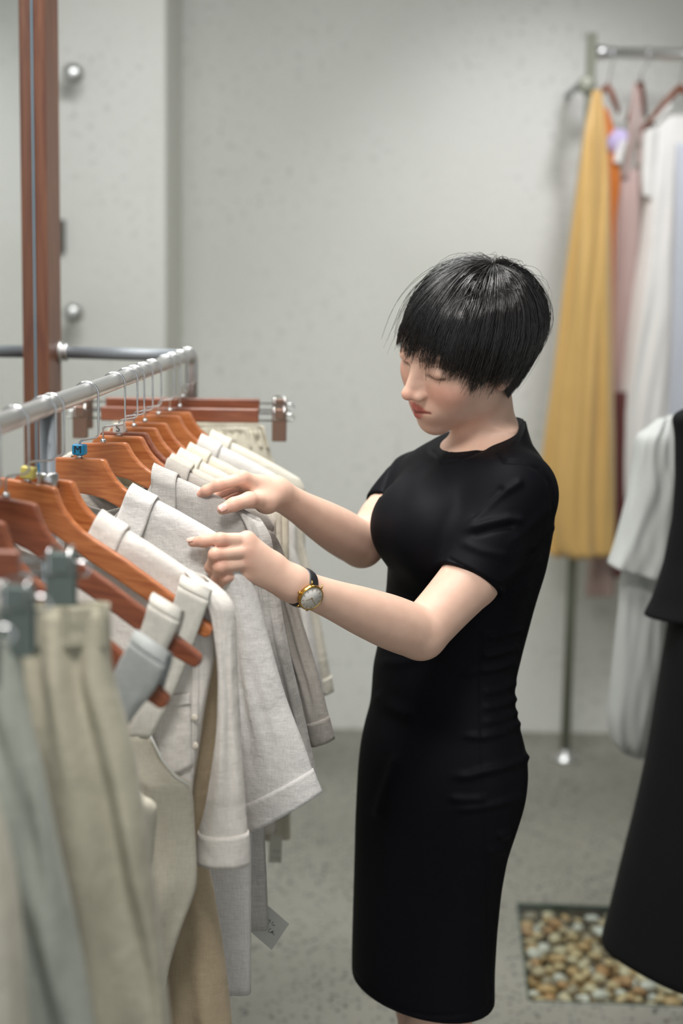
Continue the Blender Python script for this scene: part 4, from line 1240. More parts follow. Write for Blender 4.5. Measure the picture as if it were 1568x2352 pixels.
def hand_field(HP, Wp, Ep):
    def fn(p):
        wd = (Wp - Ep) / np.linalg.norm(Wp - Ep)
        d = s_cap(p, Wp - wd * .01, Wp + wd * .012, .0195, .0195)
        for k in ('index', 'middle', 'ring', 'pinky'):
            m = HP[k][0]
            d = smin(d, s_cap(p, Wp + wd * .006 + (m - Wp) * 0.12, m, .0165, FR[k][0] + .0014), .013)
        d = smin(d, s_cap(p, HP['index'][0], HP['pinky'][0], .0095, .0085), .008)
        d = smin(d, s_cap(p, Wp + wd * .004, HP['thumb'][0], .0175, .0150), .016)
        th = s_cap(p, HP['thumb'][0], HP['thumb'][1], FR['thumb'][0], FR['thumb'][1])
        th = smin(th, s_cap(p, (HP['index'][0] + Wp) / 2, HP['thumb'][0], .012, .012), .012)
        for j in (1, 2):
            th = smin(th, s_cap(p, HP['thumb'][j], HP['thumb'][j + 1], FR['thumb'][j], FR['thumb'][j + 1]), .004)
        d = smin(d, th, .010)
        for k in ('pinky', 'ring', 'middle', 'index'):
            f = None
            for j in range(3):
                c = s_cap(p, HP[k][j], HP[k][j + 1], FR[k][j], FR[k][j + 1])
                f = c if f is None else smin(f, c, .0035)
            for j in (1, 2):
                f = smin(f, np.linalg.norm(p - HP[k][j], axis=1) - FR[k][j] * 1.03, .003)
            d = smin(d, f, .0012)
        return d
    return fn

def arm(F, S, Mp, E, Wp, sh=.050, g=1.0):
    """one smooth tapering chain from the shoulder over the elbow to the wrist"""
    u0, u1, u2 = Mp - S, E - Mp, Wp - E
    sp = .6
    ta = np.array([0, .25, .5, .8, 1.0]); ra = np.array([sh, .0475 * g, .0440 * g, .0375 * g, .0355 * g])
    tb = np.array([0, .12, .28, .5, .75, 1.0]); rb = np.array([.0355 * g, .0372 * g, .0368 * g, .0325 * g, .0255 * g, .0212])
    def radius(tk, rk):
        x = np.linspace(0, 1, 101); v = np.interp(x, tk, rk)
        ker = np.hanning(25); ker /= ker.sum()
        return x, np.convolve(np.concatenate([2 * v[0] - v[12:0:-1], v, 2 * v[-1] - v[-2:-14:-1]]), ker, 'valid')
    fa, fb = radius(ta, ra), radius(tb, rb)
    fa[1][:] += (fb[1][0] - fa[1][-1]) * fa[0] ** 4
    def seg(p, A, U, f):
        t = np.clip(((p - A) @ U) / (U @ U), 0, 1)
        return np.linalg.norm(p - A - t[:, None] * U, axis=1) - np.interp(t, *f)
    def fn(p):
        xa = fa[0]
        f0 = (np.clip(xa / sp, 0, 1), fa[1]); f1 = (np.clip((xa - sp) / (1 - sp), 0, 1), fa[1])
        k0 = xa <= sp + 1e-6; k1 = xa >= sp - 1e-6
        a0 = seg(p, S, u0, (f0[0][k0], f0[1][k0])); a1 = seg(p, Mp, u1, (f1[0][k1], f1[1][k1]))
        return smin(smin(a0, a1, .004), seg(p, E, u2, fb), .006)
    F.add(fn, (S + Wp) / 2, np.linalg.norm(S - Wp) / 2 + np.linalg.norm(E - (S + Wp) / 2) * .6 + .05, .012)

BODY = Field()
BODY.add(lambda p: trunk_sdf(p, -0.011, Z_HEM + 0.03), (0.17, DC, 0.9), 0.62, 0.02)
BODY.cap(NB - (NT - NB) * .35, NT, .050, .0455, .03)
for S in (LS, RS): BODY.cap(NB + np.array([0, 0, -.035]), S, .024, .034, .02)
arm(BODY, LS, LM, LE, LW, .050); arm(BODY, RS, RM, RE, RW, .045, .95)
BODY.add(head_sdf, from_head((0, 0, 0)), 0.16, 0.016)
BODY.add(hand_field(LHP, LW, LE), (LW + LHP['middle'][1]) / 2, 0.14, 0.006)
BODY.add(hand_field(RHP, RW, RE), (RW + RHP['middle'][1]) / 2, 0.14, 0.006)
# legs: standing, her left foot a little forward
HIP = np.array([np.interp(0.75, zz, LOFT[0]), DC, 0.78]); HEMX = float(np.interp(Z_HEM + .02, zz, LOFT[0]))
LEGS = []
for s, fwd in ((1, 0.01), (-1, -0.055)):
    hp = HIP + LF * .070 * s + np.array([0, 0, -.1])
    kn = np.array([HEMX, DC, .44]) + LF * .066 * s + FW * (fwd + .004)
    an = np.array([HEMX + .004, DC, .085]) + LF * .070 * s + FW * fwd
    BODY.cap(hp, kn, .058, .048, .03)
    cf = kn + (an - kn) * .33 - FW * .012
    BODY.cap(kn, cf, .047, .050, .02); BODY.cap(cf, an, .050, .034, .02)
    toe = an + FW * .15 + np.array([0, 0, -.062]); heel = an - FW * .035 + np.array([0, 0, -.055])
    BODY.cap(an, heel, .034, .028, .02); BODY.cap(an + FW * .01, toe, .036, .022, .02)
    LEGS.append((an, toe, heel))

def skin_mat():
    m, nt, N, L, b = new_mat('skin')
    at_ = N.new('ShaderNodeAttribute'); at_.attribute_name = 'tint'
    tc = N.new('ShaderNodeTexCoord')
    n = N.new('ShaderNodeTexNoise'); n.inputs['Scale'].default_value = 60; n.inputs['Detail'].default_value = 4
    L.new(tc.outputs['Object'], n.inputs['Vector'])
    r = ramp(N, [(0.3, (0.94, 0.92, 0.91, 1)), (0.7, (1.0, 1.0, 1.0, 1))]); L.new(n.outputs[0], r.inputs[0])
    mx = N.new('ShaderNodeMixRGB'); mx.blend_type = 'MULTIPLY'; mx.inputs[0].default_value = 1
    L.new(at_.outputs['Color'], mx.inputs[1]); L.new(r.outputs[0], mx.inputs[2])
    L.new(mx.outputs[0], b.inputs['Base Color'])
    b.inputs['Roughness'].default_value = 0.48
    b.inputs['Specular IOR Level'].default_value = 0.35
    b.inputs['Subsurface Weight'].default_value = 0.25
    b.inputs['Subsurface Radius'].default_value = (1.0, 0.35, 0.2)
    b.inputs['Subsurface Scale'].default_value = 0.006
    n5 = N.new('ShaderNodeTexNoise'); n5.inputs['Scale'].default_value = 700; n5.inputs['Detail'].default_value = 2
    L.new(tc.outputs['Object'], n5.inputs['Vector'])
    bp = N.new('ShaderNodeBump'); bp.inputs['Strength'].default_value = 0.12; bp.inputs['Distance'].default_value = 0.0008
    L.new(n5.outputs[0], bp.inputs['Height']); L.new(bp.outputs[0], b.inputs['Normal'])
    return m
M['skin'] = skin_mat()
woman = thing('person', (0.19, DC, 0), 'woman with short black hair in a black fitted dress browsing shirts, head bowed', 'person')
V, Q = polygonize(BODY, (-0.32, 1.98, -0.01), (0.46, 2.76, 1.64), 0.0023)
V = smooth_verts(V, Q, 1, 0.35)
body = np_mesh('body', V, Q, M['skin'], woman)
# colour of lips, cheeks, brows, lash lines, knuckles and nails
C = np.tile(np.array(srgb(222, 186, 166)[:3]), (len(V), 1))
def blend(w, col):
    global C
    w = np.clip(w, 0, 1)[:, None]
    C = C * (1 - w) + np.array(srgb(*col)[:3]) * w
sst = lambda x, a, b: np.clip((x - a) / (b - a), 0, 1) ** 2 * (3 - 2 * np.clip((x - a) / (b - a), 0, 1))
q = to_head(V); m_ = np.stack([np.abs(q[:, 0]), q[:, 1], q[:, 2]], 1)
near_head = np.linalg.norm(q, axis=1) < 0.15
ch = s_ell(m_, (.040, .068, -.030), (.03, .03, .022))
blend(near_head * 0.38 * sst(-ch, -0.012, 0.014), (214, 140, 120))
ns = s_ell(q, (0, .105, -.034), (.014, .014, .014)); blend(near_head * 0.35 * sst(-ns, -.006, .008), (206, 132, 112))
lip = np.minimum(s_cap(m_, (.0035, .0905, -.0600), (.0215, .0805, -.0615), .0052, .0034), s_cap(m_, (.0, .0885, -.0715), (.0185, .0810, -.0642), .0066, .0036))
blend(near_head * 0.95 * sst(-lip, -.0022, .0006) * (q[:, 1] > .06), (196, 108, 98))
ml = s_cap(m_, (.0, .094, -.0655), (.0230, .0835, -.0618), .0012, .0008); blend(near_head * 0.8 * sst(-ml, -.0022, -.0004), (120, 46, 44))
br = s_cap(m_, (.013, .0845, .0195), (.047, .0705, .0225), .0022, .0013); blend(near_head * 0.6 * sst(-br, -.004, -.0005), (72, 54, 46))
ll = s_cap(m_, (.018, .0845, -.0043), (.0475, .0750, -.0030), .0011, .0015); blend(near_head * 0.7 * sst(-ll, -.0022, -.0003), (40, 28, 26))
for HP in (LHP, RHP):
    for k, ps in HP.items():
        for j in (0, 1, 2):
            blend(0.30 * sst(-np.linalg.norm(V - ps[j], axis=1), -.017, -.008), (214, 142, 124))
        blend(0.40 * sst(-np.linalg.norm(V - ps[3], axis=1), -.016, -.004), (220, 150, 134))
color_attr(body, 'tint', C)

# ---- nails
M['nail'] = plain('fingernail', srgb(226, 178, 164), 0.18)
def nail(ps, r, facing):
    tip, dip = Vector(ps[3]), Vector(ps[2])
    t = (tip - dip).normalized()
    nrm = (Vector(facing) - t * Vector(facing).dot(t)).normalized()
    sd = t.cross(nrm)
    V, F = [], []
    n, mm = 8, 6
    for i in range(n + 1):
        u = i / n
        wdt = 0.78 * math.sqrt(max(0, 1 - (2 * u - 1) ** 6))
        for j in range(mm + 1):
            th = (j / mm * 2 - 1) * wdt
            V.append(tip + t * (-0.0060 + 0.0118 * u) + (nrm * math.cos(th) + sd * math.sin(th)) * (r * 1.03 + 0.0004 - 0.0012 * max(0, u - .6)))
    for i in range(n):
        for j in range(mm):
            a = i * (mm + 1) + j
            F.append((a, a + 1, a + mm + 2, a + mm + 1))
    o = mesh('fingernail', V, F, M['nail'], woman)
    solid(o, 0.0006)
tocam = lambda p: np.array(CAM) - p
for k in ('index', 'middle', 'ring', 'pinky'):
    if k == 'index': nail(LHP[k], FR[k][3], tocam(LHP[k][3]) * 0.5 + np.array([0, 0, 1.4]))
nail(RHP['thumb'], FR['thumb'][3], tocam(RHP['thumb'][3]) + np.array([-.3, 0, 0.6]))

# ---- the dress
DR = Field()
DR.add(lambda p: trunk_sdf(p, 0.0, Z_HEM), (0.17, DC, 0.85), 0.66, 0.02)
BUST = [A3(915, 1205, 2.40) , A3(1010, 1228, 2.285)]
DR.ell(A3(938, 1208, 2.395), (.056, .058, .062), k=.045)
DR.ell(A3(992, 1228, 2.325), (.052, .054, .058), k=.06)
for S, r in ((LS, .054), (RS, .047)): DR.cap(NB + np.array([0, 0, -.022]), S, .040, r, .04)
def sleeve(F, S, E, t, r0, r1):
    d = E - S
    F.cap(S, S + d * t * .5, r0, (r0 + r1) / 2, .03)
    F.cap(S + d * t * .5, S + d * (t + .2), (r0 + r1) / 2, r1, .02)
def cut(F, o, n):
    o = np.asarray(o, float); n = np.asarray(n, float) / np.linalg.norm(n)
    return lambda p: (p - o) @ n
SLV = []
def dress_field(p, c=None, br=None):
    d = DR(p, c, br)
    for S, E, t, r0, r1 in ((LS, LM, 1.02, .0560, .0500), (RS, RM, .83, .050, .0465)):
        if c is not None and np.linalg.norm((S + E) / 2 - c) > .28 + br: continue
        u = (E - S) / np.linalg.norm(E - S)
        ln = np.linalg.norm(E - S)
        e = s_cap(p, S, S + u * ln * t * .6, r0, (r0 + r1 * 2) / 3)
        e = smin(e, s_cap(p, S + u * ln * t * .6, S + u * ln * (t + .4), (r0 + r1 * 2) / 3, r1 - .001), .012)
        e = np.maximum(e, (p - (S + u * ln * t)) @ u)
        d = smin(d, e, .018)
    # neckline: open round the neck, with a low band
    un = (NT - NB) / np.linalg.norm(NT - NB)
    nb = s_cap(p, NB + FW * .008 - un * .05, NB + FW * .008 + un * .075, .078, .0640)
    nb = np.maximum(nb, (p - NBC) @ NBN)
    d = np.maximum(smin(d, nb, .016), np.where((p[:, 2] > 1.25), (p - NBC) @ NBN, -1))
    d = np.maximum(d, -s_cap(p, NBF - un * .05, NBF + un * .12, .0530, .058))
    return d
NF, NK = A3(1003, 1057, 2.375), A3(1196, 946, 2.475)
NBC = (NF + NK) / 2
NBF = NB + FW * .010
NBN = np.cross(NF - NK, LF); NBN = NBN / np.linalg.norm(NBN) * (1 if np.cross(NF - NK, LF)[2] > 0 else -1)
class DF:
    def __call__(s, p, c=None, br=None): return dress_field(p, c, br)
M['dress'] = plain('black_jersey', (0.0040, 0.0042, 0.0062, 1), 0.62, 0.0, **{'Specular IOR Level': 0.085})
V, Q = polygonize(DF(), (-0.05, 2.14, Z_HEM - .02), (0.46, 2.72, 1.46), 0.0027)
V = smooth_verts(V, Q, 2, 0.5)
# stretched folds and seams, as ridges (+) and grooves (-) along lines on the cloth
WR = []
def wr(pts, amp, w, o=(600, 500), k=2.0907): WR.append(([(o[0] + x / k, o[1] + y / k) for x, y in pts], amp, w))
wr([(1150, 1150), (1180, 1170), (1250, 1175), (1330, 1205), (1385, 1270), (1405, 1350), (1400, 1440), (1370, 1510), (1330, 1560)], -.0022, 4)
wr([(1140, 1135), (1165, 1172)], -.0015, 4)
wr([(985, 1485), (1060, 1410), (1140, 1335), (1235, 1275)], .0035, 9); wr([(1000, 1455), (1080, 1385), (1150, 1310)], -.003, 8)
wr([(975, 1505), (1080, 1470), (1190, 1445), (1240, 1450)], .0035, 9); wr([(1000, 1525), (1100, 1500), (1200, 1480)], -.003, 8)
wr([(960, 1560), (1060, 1600), (1160, 1620)], .002, 10)
wr([(905, 1638), (1000, 1690), (1100, 1745), (1178, 1778)], -.0016, 3.5)
wr([(1200, 1560), (1290, 1480), (1370, 1400)], .002, 10); wr([(1290, 1600), (1340, 1540), (1390, 1490)], .003, 8)
wr([(1150, 1740), (1230, 1690), (1330, 1640)], .002, 9); wr([(1200, 1800), (1280, 1770)], .002, 8)
wr([(780, 1090), (700, 1250), (660, 1400)], -.0008, 18); wr([(800, 1120), (760, 1220), (740, 1300)], .0006, 16)
wr([(650, 1060), (620, 1190), (575, 1330)], -.0025, 4)
wr([(820, 1120), (870, 1175), (960, 1160), (1060, 1115), (1160, 1040), (1250, 985)], -.0014, 4)
z2 = dict(o=(780, 1500), k=2.751)
wr([(930, -100), (1000, -115), (1130, -150)], .003, 8, **z2); wr([(900, 20), (1000, 0), (1110, -40)], .0032, 8, **z2); wr([(895, 110), (1000, 95), (1100, 50)], .003, 8, **z2)
wr([(760, 130), (890, 105)], .0015, 8, **z2); wr([(900, 250), (1000, 235), (1095, 195)], .0022, 9, **z2); wr([(905, 350), (1010, 330), (1110, 290)], .003, 8, **z2)
wr([(905, 440), (1020, 420), (1130, 370)], .0025, 8, **z2); wr([(780, 525), (905, 530), (1030, 500), (1140, 440)], .003, 9, **z2)
wr([(720, 780), (820, 775), (905, 750), (1050, 715), (1170, 660)], .0042, 10, **z2); wr([(690, 915), (800, 925), (900, 920)], .003, 9, **z2)
wr([(720, 990), (900, 975), (1010, 950), (1130, 905)], .003, 9, **z2); wr([(1000, 1160), (1050, 1140)], .004, 10, **z2); wr([(930, 1270), (1025, 1240)], .002, 12, **z2)
wr([(890, -120), (892, 350), (903, 740), (912, 1000), (930, 1500), (950, 2200)], -.0013, 3, **z2)
wr([(370, 620), (330, 760), (280, 900), (250, 1000)], .003, 14, **z2)
wr([(230, 250), (300, 330), (420, 380)], .0025, 16, **z2); wr([(250, 60), (400, 60), (540, 20)], .002, 12, **z2)
wr([(80, 2010), (130, 2080), (250, 2190), (400, 2260), (560, 2290), (700, 2290), (900, 2270), (965, 2190)], -.001, 4, **z2)
def project_np(V):
    q = (V - np.array(CAM)) @ np.array(RCAM)
    return np.stack([784 + FPX * q[:, 0] / -q[:, 2], 1176 - FPX * q[:, 1] / -q[:, 2]], 1)
def vert_normals(V, Q):
    n = np.zeros_like(V)
    fn = np.cross(V[Q[:, 2]] - V[Q[:, 0]], V[Q[:, 3]] - V[Q[:, 1]])
    for j in range(4): np.add.at(n, Q[:, j], fn)
    return n / np.maximum(np.linalg.norm(n, axis=1), 1e-12)[:, None]
def seg_dist(P, pl):
    best = np.full(len(P), 1e9); tt = np.zeros(len(P)); n = len(pl) - 1
    for i in range(n):
        a = np.array(pl[i]); b = np.array(pl[i + 1]); ab = b - a
        t = np.clip((P - a) @ ab / (ab @ ab), 0, 1)
        dd = np.linalg.norm(P - a - t[:, None] * ab, axis=1)
        m = dd < best
        best = np.where(m, dd, best); tt = np.where(m, (i + t) / n, tt)
    return best, tt
NRM = vert_normals(V, Q)
PX = project_np(V)
facing = np.clip(((np.array(CAM) - V) * NRM).sum(1) / np.linalg.norm(np.array(CAM) - V, axis=1) * 3 + 0.6, 0, 1)
disp = np.zeros(len(V))
for pl, amp, w in WR:
    dd, tt = seg_dist(PX, pl)
    env = np.ones(len(V)) if amp < 0 and w < 6 else np.clip(np.minimum(tt, 1.0 - tt * 0.6) * 5 + 0.25, 0, 1)
    disp += amp * 1.35 * np.exp(-(dd / w) ** 2) * env
V = V + NRM * (disp * facing)[:, None]
dress = np_mesh('dress', V, Q, M['dress'], woman)
DRESS_V, DRESS_Q = V, Q
# ================================================================== hair
def hair_mat():
    m, nt, N, L, b = new_mat('black_hair')
    b.inputs['Base Color'].default_value = (0.010, 0.0085, 0.0085, 1)
    b.inputs['Roughness'].default_value = 0.25
    b.inputs['Specular IOR Level'].default_value = 1.0
    return m
M['hair'] = hair_mat()
HC = np.array([0.0, -0.022, 0.015]); HRAD = np.array([0.0885, 0.106, 0.0965])
POLE = np.array([0.02, -0.36, 0.93]); POLE /= np.linalg.norm(POLE)
E1 = np.array([0, 1.0, 0]) - POLE * POLE[1]; E1 /= np.linalg.norm(E1)      # towards the face
E2 = np.cross(POLE, E1); E2 *= np.sign(E2[0])                              # towards her left
# hem of the cut: local height where strands end, by azimuth (0 front, 90 her left, 180 back)
ZAZ = np.radians([-180, -135, -100, -70, -45, -20, 0, 20, 38, 55, 75, 92, 105, 118, 135, 158, 180])
ZEND = np.array([-.090, -.086, -.036, -.004, .020, .026, .023, .016, .002, -.018, -.026, -.030, -.042, -.078, -.090, -.092, -.090])
def polar(th, ph):
    """direction field: over the crown, then hanging straight below the widest ring"""
    s_ = np.where(th > np.pi / 2, 1 - (1 - np.sin(th)) * .35, np.sin(th))
    c_ = np.where(th > np.pi / 2, -(th - np.pi / 2) * .95, np.cos(th))
    return POLE * c_[..., None] + (E1 * np.cos(ph)[..., None] + E2 * np.sin(ph)[..., None]) * s_[..., None]
def hair_path(phi, lam, th):
    """points of strands: phi (n,), lam radial offset (n,), th (n,k) polar angle"""
    return HC + (HRAD + lam[:, None, None]) * polar(th, phi[:, None] + 0 * th)
def strands(n, k=13, seed=3, lam_rng=(-.012, 0.001), wild=0.0, azr=None, zshift=0.0, rad=.00055, clump=0.8):
    r = np.random.default_rng(seed)
    phi = r.uniform(-np.pi, np.pi, n) if azr is None else r.uniform(azr[0], azr[1], n)
    nc = 300
    cl = np.sort(r.uniform(-np.pi, np.pi, nc))
    cphi = cl[np.clip(np.searchsorted(cl, phi), 0, nc - 1)]
    clen = r.normal(0, 1, nc)[np.clip(np.searchsorted(cl, phi), 0, nc - 1)]
    lam = r.uniform(*lam_rng, n)
    clam = r.normal(0, 1, nc)[np.clip(np.searchsorted(cl, phi), 0, nc - 1)]
    lam = lam + clam * .0022
    layer = (r.uniform(0, 1, n) < .33) * np.abs(np.cos(phi * .5 - .2)) * r.uniform(.015, .06, n)
    zend = np.interp(phi, ZAZ, ZEND) + zshift + layer + clen * .0055 + r.normal(0, .0035, n) + np.abs(r.normal(0, 1, n)) ** 2 * .006 * (lam < -.004)
    # polar angle where the strand reaches its end height
    ths = np.linspace(0.02, 2.35, 120)
    Pz = hair_path(phi, lam, np.tile(ths, (n, 1)))[..., 2]
    hit = np.argmax(Pz < zend[:, None], axis=1)
    th1 = ths[np.where(hit == 0, 119, hit)]
    th0 = r.uniform(0.0, 0.75, n) ** 1.2
    t = np.linspace(0, 1, k)
    th = th0[:, None] + (th1 - th0)[:, None] * t
    dphi = (cphi - phi)[:, None] * clump * t ** 1.5 + r.normal(0, .05, n)[:, None] * np.sin(t * 3.0 + r.uniform(0, 6, n)[:, None]) * (0.4 + t)
    dirphi = phi[:, None] + dphi + 0.10 * np.sin(th * 1.3) 
    dv = polar(th, dirphi)
    l = lam[:, None] + r.normal(0, .0016, n)[:, None] * np.sin(t * 4 + r.uniform(0, 6, n)[:, None])
    if wild: l = l + np.abs(r.normal(0, wild, n))[:, None] * (t ** 1.4 if azr is not None else np.sin(np.minimum(t * 1.5, 1) * np.pi))
    root_in = np.clip(1 - (th / 0.45), 0, 1)
    l = l - 0.006 * root_in
    # flatten the crown a little, tuck the nape in
    P = HC + (HRAD + l[..., None]) * dv
    back = np.clip((-np.cos(dirphi) - 0.1) * 1.4, 0, 1)
    low = np.clip((-P[..., 2] + .010) / .075, 0, 1)
    P[..., 1] += back * low ** 1.6 * .030
    P[..., 0] *= 1 - back * low ** 1.5 * .16
    fr = np.clip(np.cos(dirphi) * 1.3, 0, 1)
    P[..., 1] += fr * np.clip((.095 - P[..., 2]) / .05, 0, 1) * .001
    return P, np.array([rad * (1 - .65 * x ** 2) for x in t])
def keep_out(P, margin):
    """push points that fall inside the head out to just above the skin"""
    sh = P.shape
    W_ = (HO + (P.reshape(-1, 3) * HS) @ HR.T)
    mg = np.broadcast_to(margin, sh[:-1]).reshape(-1)
    for _ in range(2):
        d = head_sdf(W_)
        m = d < mg
        if not m.any(): break
        q_ = W_[m]; e = .0012
        g = np.stack([head_sdf(q_ + np.eye(3)[i] * e) - head_sdf(q_ - np.eye(3)[i] * e) for i in range(3)], 1)
        g /= np.maximum(np.linalg.norm(g, axis=1), 1e-9)[:, None]
        W_[m] = q_ + g * (mg[m] - d[m])[:, None]
    return (((W_ - HO) @ HR) / HS).reshape(sh)
def strand_mesh(name, P, R, parent, sides=3):
    n, k, _ = P.shape
    Pw = HO + (P * HS) @ HR.T
    T = np.gradient(Pw, axis=1); T /= np.maximum(np.linalg.norm(T, axis=2), 1e-9)[..., None]
    rf = np.array([0.31, 0.52, 0.79])
    A = np.cross(T, rf); A /= np.linalg.norm(A, axis=2)[..., None]
    Bv = np.cross(T, A)
    ang = np.arange(sides) * 2 * np.pi / sides
    V = Pw[:, :, None, :] + (A[:, :, None, :] * np.cos(ang)[None, None, :, None] + Bv[:, :, None, :] * np.sin(ang)[None, None, :, None]) * R[None, :, None, None]
    idx = np.arange(n * k * sides).reshape(n, k, sides)
    a = idx[:, :-1, :]; b = np.roll(idx, -1, 2)[:, :-1, :]; c = np.roll(idx, -1, 2)[:, 1:, :]; d = idx[:, 1:, :]
    Qd = np.stack([a, b, c, d], -1).reshape(-1, 4)
    o = np_mesh(name, V.reshape(-1, 3), Qd, M['hair'], parent)
    return o
# under-cap so that no scalp shows
n = 72
phi = np.linspace(-np.pi, np.pi, n, endpoint=False)
ths = np.linspace(0.0, 2.3, 140)
lamc = np.full(n, -.0085)
Pz = hair_path(phi, lamc, np.tile(ths, (n, 1)))[..., 2]
th1 = ths[np.maximum(np.argmax(Pz < (np.interp(phi, ZAZ, ZEND) + .016)[:, None], axis=1), 10)]
tt_ = np.linspace(0.001, 1, 22)
P = HC + (HRAD - .0085) * polar(th1[:, None] * tt_, phi[:, None] + 0 * tt_)
back = np.clip((-np.cos(phi) - 0.1) * 1.4, 0, 1)[:, None]; low = np.clip((-P[..., 2] + .010) / .075, 0, 1)
P[..., 1] += back * low ** 1.6 * .030; P[..., 0] *= 1 - back * low ** 1.5 * .16
P[..., 1] += np.clip(np.cos(phi) * 1.3, 0, 1)[:, None] * np.clip((.095 - P[..., 2]) / .05, 0, 1) * .001
P = keep_out(P, .0025)
ix = np.arange(n * 22).reshape(n, 22)
Qd = np.stack([ix[:, :-1], np.roll(ix, -1, 0)[:, :-1], np.roll(ix, -1, 0)[:, 1:], ix[:, 1:]], -1).reshape(-1, 4)
hair = np_mesh('hair', (HO + (P * HS) @ HR.T).reshape(-1, 3), Qd, M['hair'], woman)
solid(hair, 0.003)
P1, R1 = strands(6200)
P1 = P1[~((P1[:, -1, 1] > .055) & (P1[:, -1, 2] < -.006) & (np.abs(P1[:, -1, 0]) < .03))]
P1 = keep_out(P1, (.003 + .005 * np.random.default_rng(2).uniform(0, 1, len(P1)))[:, None])
s1 = strand_mesh('hair_strands', P1, R1, hair); meta(s1, kind='stuff')
P2, R2 = strands(140, seed=11, lam_rng=(0.0, .002), wild=.004, rad=.0003, clump=0.0)
P2 = P2[~((P2[:, -1, 1] > .05) & (P2[:, -1, 2] < -.006))]
P2 = keep_out(P2, .004)
s2 = strand_mesh('flyaway_hair', P2, R2, hair); meta(s2, kind='stuff')
P3, R3 = strands(34, seed=21, lam_rng=(0.0, .003), wild=.018, azr=(-0.9, -0.1), rad=.00035, clump=0.2, zshift=-.004)
P3 = keep_out(P3, .004)
s3 = strand_mesh('fringe_wisps', P3, R3, hair); meta(s3, kind='stuff')
# short tufts lifting at the crown
def tufts(n, seed):
    r = np.random.default_rng(seed)
    k = 8
    phi = r.uniform(-np.pi, np.pi, n); th0 = r.uniform(.05, .7, n); ln = r.uniform(.15, .5, n); lift = np.abs(r.normal(.003, .006, n))
    t = np.linspace(0, 1, k)
    th = th0[:, None] + ln[:, None] * t
    ph = phi[:, None] + r.normal(0, .5, n)[:, None] * t
    dv = POLE * np.cos(th)[..., None] + (E1 * np.cos(ph)[..., None] + E2 * np.sin(ph)[..., None]) * np.sin(th)[..., None]
    P = HC + (HRAD + (lift[:, None] * np.sin(t * 2.4))[..., None]) * dv
    return P, np.array([.0004 * (1 - .7 * x) for x in t])
P4, R4 = tufts(130, 31)
s4 = strand_mesh('crown_tufts', P4, R4, hair); meta(s4, kind='stuff')
